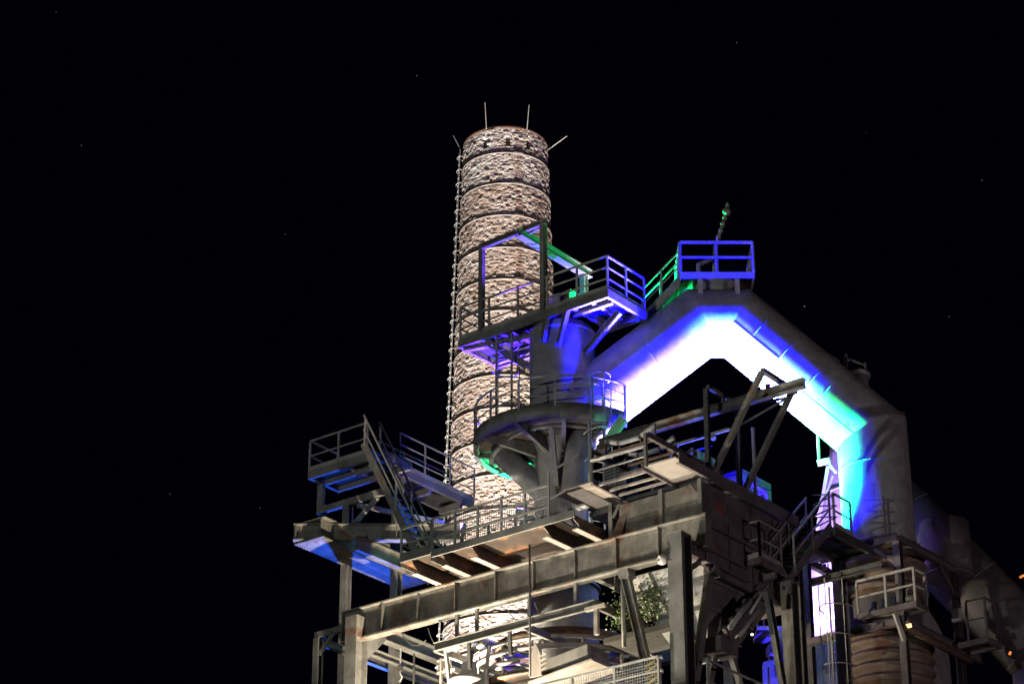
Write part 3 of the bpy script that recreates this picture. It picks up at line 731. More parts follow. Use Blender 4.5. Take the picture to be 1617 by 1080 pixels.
# troughing idlers above the hatch
def idler(y, z, n, label):
    t = thing('conveyor_idler', (5.3,y,z-.3), label, 'idler', 'conveyor idlers')
    segs = [((4.42,z+.16),(4.82,z)), ((4.88,z-.02),(5.52,z-.02)), ((5.58,z),(6.0,z+.2))]
    for (xa,za),(xb,zb) in segs: MB().tube([(xa,y,za),(xb,y,zb)], .075, 12).build('roller', 'galv', t)
    b = MB().beam((4.4,y,z-.22),(6.1,y,z-.22), .06, .06)
    for x, zz in ((4.42,z+.14),(4.85,z),(5.55,z),(6.02,z+.2)): b.beam((x,y,z-.2),(x,y,zz), .03, .05)
    b.build('bracket', 'rust', t)
idler(-4.0, 28.25, 3, 'front three roller conveyor idler above the hatch frame')
idler(-3.1, 28.2, 3, 'middle three roller conveyor idler above the hatch frame')
idler(-2.2, 28.15, 3, 'rear three roller conveyor idler above the hatch frame')
lv = thing('louvre_unit', (3.85,-2.6,27.1), 'pale louvred ventilation unit behind the hatch bars', 'vent')
MB().box(3.5, 4.25, -2.85, -2.3, 27.08, 28.3).build('casing', 'dark', lv)
for x in (3.5, 3.86, 4.22): MB().box(x, x+.035, -2.9, -2.852, 27.1, 28.3).build('frame_bar', 'white', lv)
for k in range(13): MB().prism([(3.536,-2.852,27.16+k*.087),(3.536,-2.9,27.12+k*.087),(3.536,-2.9,27.14+k*.087),(3.536,-2.852,27.18+k*.087)], (.68,0,0)).build('slat', 'white', lv)
hb = thing('head_chute', (4.6,0,27.1), 'dark steel chute box behind the rollers, its side lit blue', 'chute')
MB().box(3.55, 5.1, -.7, .2, 27.06, 29.1).prism([(3.55,-.7,29.1),(5.1,-.7,29.1),(5.1,.15,29.5),(3.55,.15,29.5)], (0,.02,0)).build('casing', 'dark', hb)
MB().lathe((5.0,-.72,28.5), (1,-.2,0), [(0,0),(.16,0),(.16,.3),(.2,.3),(.2,.36),(0,.36)], 20).build('inspection_pipe', 'galv', hb)
MB().prism([(5.102,-.7,29.1),(5.102,.2,29.1),(5.102,.2,27.08),(5.102,-.7,27.08)], (.02,0,0)).build('side_plate', 'pipe', hb)
ac = thing('cooling_unit', (5.2,1.6,27.1), 'corrugated rooftop cooling unit glowing deep blue', 'cooling unit')
MB().box(4.95, 5.6, .85, 2.3, 27.6, 28.9).build('casing', 'frame', ac)
for k in range(15): MB().box(5.6, 5.615, .88, 2.27, 27.7+k*.08, 27.73+k*.08).build('rib', 'frame', ac)
for k in range(15): MB().box(4.97, 5.58, .835, .85, 27.7+k*.08, 27.73+k*.08).build('rib', 'frame', ac)
for x, y in ((5.0,.9),(5.55,.9),(5.0,2.25),(5.55,2.25)): MB().box(x-.03,x+.03,y-.03,y+.03,27.05,27.6).build('leg', 'frame', ac)
rr = thing('roof_guard_rail', (6.3,.8,27.1), 'short guard rail glowing violet in front of the cooling unit', 'railing')
railing(rr, [(6.2,.2,27.1),(6.2,1.05,27.1),(5.7,1.05,27.1)], mids=1, gap=.9, h=1.0, toe=0)
wv = thing('wall_valve', (5.6,.1,27.1), 'small pipe elbow and valve glowing violet beside the cooling unit', 'valve')
MB().tube([(5.7,.0,27.1),(5.7,.0,27.75),(5.55,.05,27.95),(5.75,.1,28.25)], .07, 10).build('elbow', 'white', wv)
MB().tube([(5.62,-.05,27.6),(5.95,.0,27.65)], .09, 10).build('body', 'white', wv)

# A-frame hoist and its monorail
af = thing('hoist_frame', (7.2,-2,27.1), 'tall steel A-frame hoist standing on the roof edge under the arch', 'hoist frame')
for y in (-2.7, -1.2):
    MB().channel((6.83,y,27.18), (6.86,y,29.72), .1, .13, .02, up=(0,1,0)).build('post', 'frame', af)
    MB().channel((6.95,y,27.18), (8.62,y,29.7), .1, .15, .02, up=(0,1,0)).build('raking_leg', 'frame', af)
    MB().box(6.7, 7.1, y-.12, y+.12, 27.181, 27.2).build('foot_plate', 'frame', af)
MB().beam((8.62,-2.75,29.75), (8.62,-1.1,29.7), .12, .12).build('cross_head', 'frame', af)
MB().beam((6.86,-2.7,29.78), (6.86,-1.1,29.74), .1, .1).build('cross_head', 'frame', af)
MB().beam((8.5,-1.2,29.55), (6.86,-1.2,29.72), .05, .05).build('tie', 'frame', af)
MB().beam((7.6,-2.7,28.35), (8.6,-1.2,29.6), .05, .05).build('tie', 'frame', af)
mr = thing('monorail_beam', (6,-2,29.4), 'long monorail beam hung through the A-frame hoist', 'beam')
MB().ibeam((2.75,-2.0,29.42), (9.45,-2.0,29.42), .18, .26, .025).build('profile', 'girder', mr)
MB().beam((2.09,-1.2,29.47), (3.03,-1.2,30.42), .12, .3).build('stay', 'plate', mr)
for x in (6.86, 8.3): MB().beam((x,-2.0,29.56), (x,-2.0,29.7), .1, .1).build('hanger', 'frame', mr)
fl = thing('fluorescent_fixture', (5.6,-1.2,29), 'tube light fixture on a bracket below the monorail beam', 'light fixture')
MB().beam((4.6,-1.3,29.1), (6.6,-1.3,29.1), .07, .07).build('tube', 'white', fl)
MB().beam((4.62,-1.3,27.1), (4.62,-1.3,29.05), .08, .08).build('stand', 'rail', fl)
MB().beam((4.62,-1.3,28.8), (4.9,-1.3,29.05), .05, .05).build('brace', 'rail', fl)
MB().tube([(6.0,-1.3,29.02),(6.1,-1.3,28.95)], .07, 8).build('clamp', 'rail', fl)
MB().beam((6.9,-.6,27.1), (6.9,-.6,29.3), .07, .07).build('stand', 'rail', fl)

# ================================================================== right hand stair and platforms
rp = thing('side_platform', (7.0,-.8,25.0), 'small railed side platform on the right wall of the conveyor house', 'platform')
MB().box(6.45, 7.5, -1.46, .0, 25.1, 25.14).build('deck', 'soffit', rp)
frame_rect(rp, 6.42, 7.54, -1.5, .02, 24.98, 25.16, mat='pink')
MB().beam((6.5,-.75,24.86), (7.5,-.75,24.86), .1, .16).build('joist', 'pink', rp)
railing(rp, [(6.45,-1.48,25.16),(7.5,-1.48,25.16)], mids=1, gap=1.1, h=1.0)
railing(rp, [(7.5,-1.48,25.16),(7.5,-.45,25.16)], mids=1, gap=1.0, h=1.0)
stair('side_stair', (7.05,-.3,25.0), (7.05,1.75,26.95), (.75,0,0), 'short steel stair rising to the landing beside the violet tank', n=9, h=1.0, string='pink')
ld = thing('stair_landing', (7.4,2.6,26.9), 'stair landing bridging to the bellows frame', 'platform')
MB().box(6.7, 7.9, 1.78, 3.7, 26.82, 26.86).build('deck', 'grating', ld)
frame_rect(ld, 6.68, 7.92, 1.76, 3.72, 26.66, 26.9, mat='dark')
railing(ld, [(7.88,1.8,26.9),(7.88,2.7,26.9)], mids=1, gap=.9, h=1.0)
m = MB()
for k in range(3):
    z = 27.0+k*.33; m.beam((7.3,1.7,z+.3), (8.0,1.75,z+.16), .03, .03); m.beam((8.0,1.75,z+.16), (7.3,1.7,z), .03, .03)
m.build('chevron_guard', 'dark', ld)
column('landing_column', 7.0, 3.4, 26.6, .3, .3, 'dark column under the stair landing in front of the violet glow', mat='dark')
column('landing_column', 6.2, 2.5, 26.6, .22, .22, 'dark column left of the violet glow under the stair', mat='dark')
crossbeam('cross_beam', (6.3,3.0,26.0), (8.6,3.0,26.0), .14, .2, 'dark cross beam in front of the violet glow below the landing', mat='dark')

# frame round the expansion bellows
bf = thing('expansion_joint_cage', (7.9,5.2,0), 'square steel frame around the rusty bellows of the drop leg', 'frame')
FX0, FX1, FY0, FY1 = 5.7, 8.66, 3.82, 7.0
MB().ibeam((FX0,FY0,27.05), (FX1,FY0,27.05), .16, .22, .02).build('ring_beam', 'pink', bf)
MB().ibeam((FX1,FY0+.1,27.02), (FX1,FY1,27.02), .16, .22, .02).build('ring_beam', 'pink', bf)
MB().ibeam((FX0,FY0+.1,27.02), (FX0,FY1,27.02), .16, .22, .02).build('ring_beam', 'pink', bf)
for x, y in ((FX1,FY0), (FX1,FY1), (FX0,FY1)):
    MB().ibeam((x,y,0), (x,y,26.9), .2, .2, .025, up=(0,1,0)).build('post', 'pink', bf)
MB().ibeam((FX0,FY0,0), (FX0,FY0,26.9), .2, .2, .025, up=(0,1,0)).build('post', 'dark', bf)
MB().beam((FX1,FY1-.9,26.9), (FX1,FY1-.05,26.2), .1, .12).build('knee_brace', 'pink', bf)
MB().beam((FX1-.8,FY0,26.9), (FX1-.1,FY0,26.3), .08, .1).build('knee_brace', 'pink', bf)
for z in (24.55,):
    MB().ibeam((FX1+.12,FY0,z), (FX1+.12,FY1+1,z), .14, .22, .02).build('ring_beam', 'pink', bf)
    MB().ibeam((FX0,FY0-.14,z), (FX1,FY0-.14,z), .14, .22, .02).build('ring_beam', 'pink', bf)
lp = thing('bellows_platform', (8.3,3.5,24.9), 'railed service platform in front of the lower bellows', 'platform')
MB().box(7.5, 9.3, 3.45, 4.05, 24.88, 24.92).build('deck', 'plate', lp)
frame_rect(lp, 7.48, 9.32, 3.43, 4.07, 24.78, 24.94, mat='pink')
railing(lp, [(7.5,3.45,24.94),(9.3,3.45,24.94),(9.3,4.05,24.94)], mids=1, gap=.95, h=.95, toe=0, mat='galv', sec=.06)
MB().beam((8.6,3.5,24.75), (8.72,3.72,24.0), .1, .1).build('bracket', 'galv', lp)
MB().tube([(8.75,3.7,24.4),(8.85,5,24.3),(8.85,7.2,24.3)], .1, 10).build('cable_duct', 'rust', lp)
mo = thing('gear_motor', (8.7,3.35,24.94), 'gear motor with bent hose on the service platform', 'motor')
MB().tube([(8.9,3.75,25.1),(9.2,3.75,25.1)], .14, 14).build('body', 'frame', mo)
MB().box(8.95,9.2,3.65,3.85,24.92,24.99).build('foot', 'dark', mo)
MB().tube([(8.9,3.75,25.2),(8.92,3.7,25.4),(9.15,3.65,25.5)], .03, 8).build('hose', 'dark', mo)
vp = thing('pipe_valves', (7.9,3.9,24.94), 'dark valve cluster behind the service platform rail', 'valve')
for k, x in enumerate((7.55, 7.9, 8.25)):
    MB().tube([(x,4.25,24.7),(x,4.25,25.5)], .09, 12).build('pipe', 'dark', vp)
    MB().lathe((x,4.18,25.15), (0,-1,0), [(.1,0),(.16,0),(.16,.05),(.1,.05)], 16, close=True).build('handwheel', 'dark', vp)
ladder('ladder', (6.95,3.35,0.3), 25.9, (1,0,0), 'tall caged ladder left of the lower bellows', out=(0,-1,0), cage_from=22.3, w=.55)
wl = thing('bulkhead_lamp', (8.7,3.9,24.4), 'small warm bulkhead lamp below the service platform', 'lamp')
MB().box(8.86,8.98,3.6,3.72,24.42,24.5).build('housing', 'dark', wl)
MB().prism([(8.86,3.6,24.40),(9.02,3.6,24.40),(8.98,3.7,24.33),(8.86,3.7,24.33)], (0,.03,.0)).build('glass', 'lens_warm', wl)
bp = thing('far_bracket_platform', (9.4,6.6,24.5), 'small bracket platform with rail at the far right', 'platform')
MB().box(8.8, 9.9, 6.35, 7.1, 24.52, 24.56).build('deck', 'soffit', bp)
frame_rect(bp, 8.78, 9.92, 6.33, 7.12, 24.42, 24.58, mat='pink')
railing(bp, [(9.3,6.35,24.58),(9.88,6.35,24.58),(9.88,7.1,24.58)], mids=1, gap=1.0, h=1.15, toe=0, mat='pink')
jb = thing('junction_box', (9.0,6.2,25.2), 'grey junction box on the frame post right of the bellows', 'box')
MB().box(8.95,9.2,6.1,6.25,25.15,25.5).build('body', 'white', jb)
MB().box(8.98,9.17,6.085,6.1,25.18,25.47).build('lid', 'white', jb)
ol = tag(MB().add([], []).tube([W(12.38,-.5,24.25), W(12.42,-.5,24.33)], .035, 8).build('orange_lamp', 'orange_lamp'), 'tiny orange lamp glowing low on the right', 'lamp', None)
ol = tag(MB().tube([W(13.4,2,27.45), W(13.62,2,27.56)], .035, 8).build('orange_strip_lamp', 'orange_lamp'), 'orange strip lamp at the right picture edge', 'lamp', None)

# violet tank behind the stair, and the blue lit plant below it
vt = thing('conical_tank', W(9.3,5.2,0), 'conical tank glowing white and violet behind the right stair', 'tank')
MB().lathe(W(9.4,5.2,0), ZV, [(2.35,0),(2.3,26.5),(.95,32.6),(.9,33.0),(0,33.1)], 64).build('shell', 'pipe', vt)
for z, r in ((29.0, 1.76), (31.2, 1.28)): MB().lathe(W(9.4,5.2,z), ZV, [(r-.1,-.02),(r+.03,-.02),(r+.03,.02),(r-.1,.02)], 48, close=True).build('seam', 'pipe', vt)
la = thing('lamp_arm', W(7.45,2.4,28.62), 'slanting lamp arm glowing violet before the conical tank', 'lamp arm')
MB().beam(W(7.35,2.4,27.92), W(8.01,2.4,31.12), .1, .1).build('arm', 'white', la)
MB().beam(W(7.61,2.4,29.52), W(8.15,2.4,30.82), .06, .06).build('stay', 'white', la)
MB().beam(W(7.71,2.4,31.24), W(8.07,2.4,31.32), .1, .18).build('head', 'white', la)
MB().beam(W(7.96,2.4,31.32), W(8.25,2.4,30.92), .08, .06).build('visor', 'white', la)
MB().beam(W(7.76,2.4,31.22), W(7.76,2.4,32.22), .06, .08).beam(W(7.78,2.4,32.17), W(8.27,2.4,31.82), .05, .05).build('hanger', 'rail', la)
bs = thing('rear_gallery', W(6.8,8,26), 'rear gallery with brackets and lattice glowing blue and green low in the gap', 'gallery')
wbox(MB(), 6.2, 7.1, 7.6, 9, 27.8, 27.9).build('deck', 'plate', bs)
for s in (6.22, 6.42, 6.75, 7.05): MB().beam(W(s,7.65,27.9), W(s,7.65,28.35), .04, .04).build('post', 'rail', bs)
MB().prism([W(6.55,7.7,27.8), W(7.05,7.7,27.8), W(7.0,7.7,27.4)], FW*.08).build('bracket', 'plate', bs)
MB().lathe(W(7.25,9,0), ZV, [(.75,0),(.75,26.9),(.6,27.2),(.6,27.7),(.2,27.78)], 32).build('vessel', 'pipe', bs)
MB().tube([W(6.5,8,27.15), W(6.8,8.2,27.15)], .06, 8).lathe(W(6.5,8,27.15), RT, [(0,0),(.14,0),(.14,.05),(0,.05)], 16).build('handwheel', 'plate', bs)
for a, b in ((W(6.35,7.6,26.62), W(7.3,7.6,26.85)), (W(6.38,7.6,20), W(6.38,7.6,26.6)), (W(6.6,7.6,20), W(6.6,7.6,26.6)), (W(6.65,7.6,25.9), W(7.0,7.6,26.7))): MB().beam(a, b, .14, .16, up=FW).build('frame_bar', 'plate', bs)
for k in range(5): MB().beam(W(8.3+k*.2,8,20), W(8.3+k*.2,8,27.1), .05, .05).build('lattice_post', 'dark', bs)
for k in range(8): MB().beam(W(8.2,8,25+k*.28), W(9.3,8,24.8+k*.28), .04, .04).build('lattice_bar', 'dark', bs)
wbox(MB(), 7.4, 9.6, 8.6, 8.7, 18, 27.2).build('cladding', 'plate', bs)
wbox(MB(), 7.0, 9.6, 8.1, 8.5, 26.4, 26.5).build('deck', 'plate', bs)

# ================================================================== under the girder
bpst = column('round_front_post', 6.94, -4.4, 25.0, .44, .46, 'stout front column with lamp right of the centre, in front of the girder')
MB().box(6.72, 7.16, -4.63, -4.17, 25.001, 25.03).build('cap_plate', 'plate', bpst)
MB().ibeam((6.95,-4.17,24.75), (6.95,-1.4,24.75), .3, .4, .03).build('bracket_beam', 'pink', bpst)
MB().beam((6.95,-4.15,24.1), (6.95,-3.5,24.55), .06, .14).build('knee_brace', 'pink', bpst)
sl = thing('ball_lamp', (6.7,-4.66,24.3), 'small round white lamp clamped to the stout front column', 'lamp')
MB().lathe((6.62,-4.72,24.32), (-.3,-1,0), [(0,-.12),(.1,-.1),(.14,-.02),(.14,.04),(.1,.1),(.06,.12),(.05,.06),(0,.05)], 20).build('shade', 'white', sl)
MB().beam((6.62,-4.66,24.32), (6.85,-4.62,24.3), .03, .03).build('clamp', 'dark', sl)
def brace(p, q, w, label, mat='frame'):
    t = thing('raking_brace', q, label, 'brace', 'raking braces')
    MB().channel(p, q, w*.6, w, .025).build('profile', mat, t); MB().beam(Vector(p)-ZV*.0, lerp(p,q,.03), w*1.5, w*1.3).build('end_plate', mat, t)
    return t
brace((4.6,-3.45,24.83), (6.2,-3.45,18.0), .24, 'raking brace leaning right below the girder in front of the plants')
brace((7.0,-3.0,24.5), (7.0,-4.9,17.6), .22, 'raking brace just right of the stout front column', 'frame')
brace((7.4,-1.15,24.3), (7.4,.4,17.6), .2, 'pale raking brace under the side platform')
column('side_column', 7.4, .05, 24.9, .34, .34, 'broad dark column under the side platform right of the pale brace', mat='frame')
MB().beam((7.3,-1.0,24.9), (7.3,-.1,23.6), .14, .28)
# hopper and chute machinery
hp = thing('ore_hopper', (5.6,-1.6,22), 'tapering steel ore hopper with ribbed sides under the conveyor house', 'hopper')
T = [(4.2,-3.1),(6.9,-3.1),(6.9,.4),(4.2,.4)]; B = [(5.6,-2.6),(6.5,-2.6),(6.5,-1.6),(5.6,-1.6)]
for i in range(4):
    a, b, c, d = (*T[i],24.8), (*T[(i+1) % 4],24.8), (*B[(i+1) % 4],22.6), (*B[i],22.6)
    MB().prism([a,b,c,d], (0,0,-.04)).build('side_plate', 'pink' if i == 1 else 'white', hp)
    for q in (.33, .66): MB().beam(lerp(a,b,q), lerp(d,c,q), .1, .1).build('rib', 'frame', hp)
for z, q in ((24.3,.23), (23.6,.55)):
    m = MB()
    for i in range(4): m.beam(lerp((*T[i],24.8),(*B[i],22.6),q), lerp((*T[(i+1)%4],24.8),(*B[(i+1)%4],22.6),q), .1, .1)
    m.build('waist_band', 'frame', hp)
gm = thing('chute_gate', (6.9,-1.9,23), 'inclined gate mechanism with cylinders right of the hopper', 'machinery')
A, B_ = Vector((7.05,-2.75,22.6)), Vector((7.05,-1.1,24.3))
MB().beam(A, B_, .5, .16).build('frame', 'pink', gm)
for o in (-.16, .16): MB().tube([lerp(A,B_,.15)+Vector((.2,0,0))+Vector((0,o,-o*.5)), lerp(A,B_,.75)+Vector((.2,0,0))+Vector((0,o,-o*.5))], .08, 12).build('cylinder', 'galv', gm)
MB().tube([lerp(A,B_,.55)+Vector((.3,0,0)), lerp(A,B_,1.1)+Vector((.3,0,.1))], .035, 8).build('rod', 'white', gm)
for q in (.1, .3, .5, .7): MB().beam(lerp(A,B_,q)+Vector((.12,-.25,.15)), lerp(A,B_,q)+Vector((.12,.25,-.2)), .1, .12).build('lug', 'pink', gm)
MB().box(6.8,7.3,-3.2,-2.4,22.2,22.6).build('base', 'pink', gm)
MB().beam((7.1,-2.5,22.4), (7.1,-1.5,20.6), .14, .14).build('leg', 'frame', gm)
MB().beam((6.9,-2.8,22.4), (6.7,-3.2,20.6), .14, .14).build('leg', 'frame', gm)
gl = thing('marker_lamp', (7.4,-1.9,22.9), 'tiny white lamp on the chute gate mechanism', 'lamp')
MB().lathe((7.38,-1.85,22.95), (1,-1,-.3), [(0,0),(.03,0),(.03,.04),(0,.05)], 12).build('glass', 'lens_white', gl)

# hanging frame and ring rails round the furnace throat
lb = thing('underslung_beam', (1,-3.5,24.1), 'grey underslung beam of bars hung below the front girder', 'beam')
MB().channel((-1.8,-3.55,24.05), (3.7,-3.55,24.1), .08, .24, .02).build('bar', 'frame', lb)
MB().channel((3.72,-3.6,24.1), (3.72,-1.2,24.1), .08, .24, .02, side=-1).build('bar', 'pink', lb)
MB().channel((1.25,-3.5,24.05), (1.25,-1.6,24.05), .08, .2, .02, side=-1).build('bar', 'frame', lb)
MB().channel((-1.8,-3.5,24.05), (-1.8,-.9,24.05), .08, .2, .02, side=-1).build('bar', 'frame', lb)
for x in (-1.05, -.35, 1.45, 3.0): MB().beam((x,-3.52,24.15), (x,-3.52,24.85), .09, .07).build('hanger', 'frame', lb)
MB().tube([(1.62,-3.72,22.5),(1.62,-3.72,26.4)], .03, 8).build('rod', 'dark', lb)
MB().tube([(4.45,-3.4,22.8),(4.45,-3.4,24.9)], .06, 8).build('rod', 'frame', lb)
for x, z in ((-.6,23.2), (.8,23.3)): MB().beam((x,-3.55,24.0), (x,-3.5,z), .1, .08).build('drop_post', 'dark', lb)
MB().beam((3.8,-3.7,24.0), (3.8,-3.7,23.2), .12, .1).beam((3.45,-3.7,23.95), (4.1,-3.7,23.95), .12, .1).build('drop_post', 'plate', lb)
rg = thing('throat_ring_rails', (0,0,23.8), 'concentric ring rails circling the furnace throat', 'ring rail')
for z, r, nm, h in ((24.08,2.62,'upper_ring',.09),(23.82,2.62,'lower_ring',.14)):
    MB().lathe((0,0,z), ZV, [(r-.05,-h/2),(r+.03,-h/2),(r+.03,h/2),(r-.05,h/2)], 72, close=True).build(nm, 'plate', rg)
MB().lathe((0,0,24.45), ZV, [(1.95,-.12),(2.0,-.12),(2.0,.12),(1.95,.12)], 64, close=True).build('inner_ring', 'rust', rg)
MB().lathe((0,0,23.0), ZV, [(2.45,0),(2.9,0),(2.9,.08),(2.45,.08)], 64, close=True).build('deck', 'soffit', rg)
MB().lathe((0,0,23.0), ZV, [(1.1,.1),(1.5,.1),(1.42,.6),(1.1,.7)], 48).build('seal_cone', 'dark', rg)
for k in range(14):
    a = R(k*360/14+9); e = Vector((math.cos(a), math.sin(a), 0)); MB().beam(e*2.6+ZV*23.1, e*2.6+ZV*24.05, .07, .05, up=e).build('stanchion', 'plate', rg)
for k in range(8):
    a = R(k*45+12); e = Vector((math.cos(a), math.sin(a), 0)); MB().beam(e*1.0+ZV*24.42, e*1.96+ZV*24.42, .08, .12).build('spoke', 'rust', rg)
bxs = thing('seal_housing', (1.9,-2.4,23), 'flat grey housing with folded edge in front of the throat', 'housing')
MB().prism([(1.1,-2.9,22.7),(2.9,-2.9,22.9),(2.9,-1.9,22.9),(1.1,-1.9,22.7)], (0,0,.45)).build('body', 'frame', bxs)
MB().prism([(1.0,-3.0,22.62),(3.1,-3.0,22.84),(3.1,-1.8,22.84),(1.0,-1.8,22.62)], (0,0,.05)).build('flange', 'plate', bxs)
ins = thing('insulator_stack', (1.55,-3.4,22.6), 'pointed bracket with stacked fins beside the throat ring', 'bracket')
MB().prism([(1.35,-3.4,22.6),(1.75,-3.4,22.6),(1.72,-3.4,23.2),(1.55,-3.4,23.55),(1.38,-3.4,23.2)], (0,.05,0)).build('plate', 'plate', ins)
for k in range(4):
    MB().prism([(1.75,-3.43,22.7+k*.13),(1.9,-3.43,22.78+k*.13),(1.75,-3.43,22.76+k*.13)], (0,.08,0)).build('fin', 'plate', ins)
    MB().prism([(1.35,-3.43,22.7+k*.13),(1.2,-3.43,22.78+k*.13),(1.35,-3.43,22.76+k*.13)], (0,.08,0)).build('fin', 'plate', ins)
bell = thing('bleeder_valve', (-.9,-3.1,22), 'overexposed valve machinery lit bright white at the bottom left of the throat', 'valve')
MB().lathe((-.95,-3.1,22.2), ZV, [(0,0),(.5,0),(.5,.12),(.3,.2),(.34,.6),(.55,.75),(.55,.9),(.25,1.0),(.2,1.35),(0,1.4)], 32).build('body', 'white', bell)
MB().tube([(-.95,-3.1,23.3),(-.75,-3.3,23.75),(-.2,-3.4,23.9)], .09, 12).build('pipe', 'white', bell)
MB().lathe((-1.3,-3.35,23.0), (-.5,-1,.1), [(.22,0),(.27,0),(.27,.05),(.22,.05)], 24, close=True).build('handwheel', 'white', bell)
for a in range(4): MB().beam(Vector((-1.31,-3.37,23.0)), Vector((-1.31,-3.37,23.0))+Vector((-.22*math.cos(a*1.57),.11*math.cos(a*1.57),.24*math.sin(a*1.57))), .03, .03).build('spoke', 'white', bell)
MB().beam((-1.5,-3.1,22.3), (-1.75,-3.15,24.1), .08, .1).beam((-1.75,-3.15,24.05), (-1.2,-3.2,24.1), .08, .1).build('yoke', 'white', bell)
MB().beam((-.5,-3.1,22.3), (-.25,-3.1,23.9), .07, .09).build('yoke', 'white', bell)
MB().tube([(-1.1,-3.0,22.9),(-.2,-2.9,23.4),(.4,-2.6,23.5)], .07, 10).build('pipe', 'white', bell)
ls = thing('lever_stand', (-2.2,-2.6,23), 'ladder like lever stand left of the bright valve', 'stand')
for x in (-2.35, -2.05): MB().beam((x,-2.6,22.2), (x,-2.6,24.1), .06, .08).build('upright', 'plate', ls)
for z in (22.5, 22.9, 23.3, 23.7, 24.05): MB().beam((-2.5,-2.6,z), (-1.9,-2.6,z), .05, .05).build('crossbar', 'plate', ls)
cn = thing('chain_hoist', (-4.62,-1.7,24), 'chain with hook hanging from the cross beam at lower left', 'chain')
for k in range(9):
    c = Vector((-4.62,-1.7,25.1-k*.07)); d = Vector((1,0,0)) if k % 2 else Vector((0,1,0))
    MB().tube([c+d*(.022*math.cos(a))+ZV*(.045*math.sin(a)) for a in [i*math.pi/4 for i in range(8)]], .009, 5, closed=True).build('link', 'galv', cn)
MB().tube([(-4.62,-1.7,24.5),(-4.62,-1.7,24.35),(-4.55,-1.7,24.22),(-4.62,-1.7,24.12),(-4.7,-1.7,24.18)], .025, 8).build('hook', 'galv', cn)
MB().box(-4.68,-4.56,-1.76,-1.64,24.42,24.56).build('block', 'dark', cn)
tag(MB().tube([(-4.62,-1.1,21.0),(-4.62,-1.1,25.1)], .03, 8).build('hanger_rod', 'plate'), 'straight brass coloured rod hanging right of the chain', 'rod')

bm_ = thing('bustle_main', (0,0,22.5), 'fat pale ring pipe curving round the furnace at the bottom', 'ring pipe')
MB().tube([(2.25*math.cos(R(k*6)), 2.25*math.sin(R(k*6)), 22.75) for k in range(60)], .3, 20, closed=True).build('ring', 'plate', bm_)
for k in range(8):
    a = R(k*45-20); e = Vector((math.cos(a), math.sin(a), 0)); n2 = Vector((-e.y, e.x, 0))
    MB().lathe(e*2.25+ZV*22.75, n2, [(.28,-.04),(.36,-.04),(.36,.04),(.28,.04)], 24, close=True).build('flange', 'plate', bm_)
    MB().tube([e*2.2+ZV*22.9, e*1.9+ZV*23.5, e*1.3+ZV*23.7, e*.98+ZV*23.6], .1, 12).build('branch', 'plate', bm_)
for nm_, p, q, w_, h_, lb_ in (('cross_beam', (3.4,-3.3,25.1), (3.4,3.2,25.1), .18, .26, 'cross beam above the shrubs under the girder'),):
    crossbeam(nm_, p, q, w_, h_, lb_)
hc = thing('hanging_cables', (-2.5,-3.4,24), 'slack cables drooping between girder and throat ring', 'cables')
rc = random.Random(9)
for k in range(6):
    x0 = -3.2+k*.9; x1 = x0+rc.uniform(.5,1.3); sag = rc.uniform(.15,.4)
    MB().tube([(x0+(x1-x0)*i/10, -3.3+.04*k, 24.8-(1-(2*i/10-1)**2)*sag-.35*i/10) for i in range(11)], .014, 5).build('cable', 'dark', hc)
# bottom gallery rail with mesh, hazard board and small lamps
gr = thing('lower_gallery', (5.4,-5,20.6), 'gallery rail with wire mesh at the bottom centre', 'gallery')
MB().box(2.6, 7.3, -5.0, -3.9, 20.5, 20.6).build('deck', 'grating', gr)
railing(gr, [(2.6,-4.98,20.6),(6.6,-4.98,20.6)], mids=2, gap=1.35, h=1.1, mesh=True)
railing(gr, [(7.4,-4.0,20.6),(7.4,-1.0,20.6)], mids=1, gap=1.3, h=1.1)
hzb = thing('hazard_board', (6.25,-4.7,20.7), 'small board with black and yellow hazard stripes behind the rail', 'sign')
MB().box(6.02, 6.5, -4.72, -4.7, 20.75, 21.75).build('board', 'black', hzb)
for k in range(6): MB().prism([(6.03,-4.723,20.78+k*.16),(6.49,-4.723,20.98+k*.16),(6.49,-4.723,21.05+k*.16),(6.03,-4.723,20.85+k*.16)], (0,.001,0)).build('stripe', 'yellow', hzb)
tl = thing('tube_lamp', (4.9,-4.6,21), 'short bright tube lamp behind the bottom gallery rail', 'lamp')
MB().beam((4.72,-4.4,21.15), (5.25,-4.4,21.15), .12, .1).build('housing', 'dark', tl)
MB().beam((4.74,-4.46,21.1), (5.23,-4.46,21.1), .05, .05).build('tube', 'lens_white', tl)
gs = thing('signal_lamp', (6.55,-4.9,20.6), 'slim signal lamp post with white caps on the bottom gallery', 'lamp')
MB().tube([(6.6,-4.9,20.6),(6.6,-4.9,21.75)], .025, 8).build('pole', 'galv', gs)
for z in (21.3, 21.65): MB().lathe((6.6,-4.9,z), ZV, [(0,0),(.09,0),(.06,.1),(0,.11)], 12).build('cap', 'white', gs)
MB().lathe((6.32,-4.9,20.95), ZV, [(0,-.06),(.05,-.03),(.05,.03),(0,.06)], 10).build('glass', 'lens_white', gs)
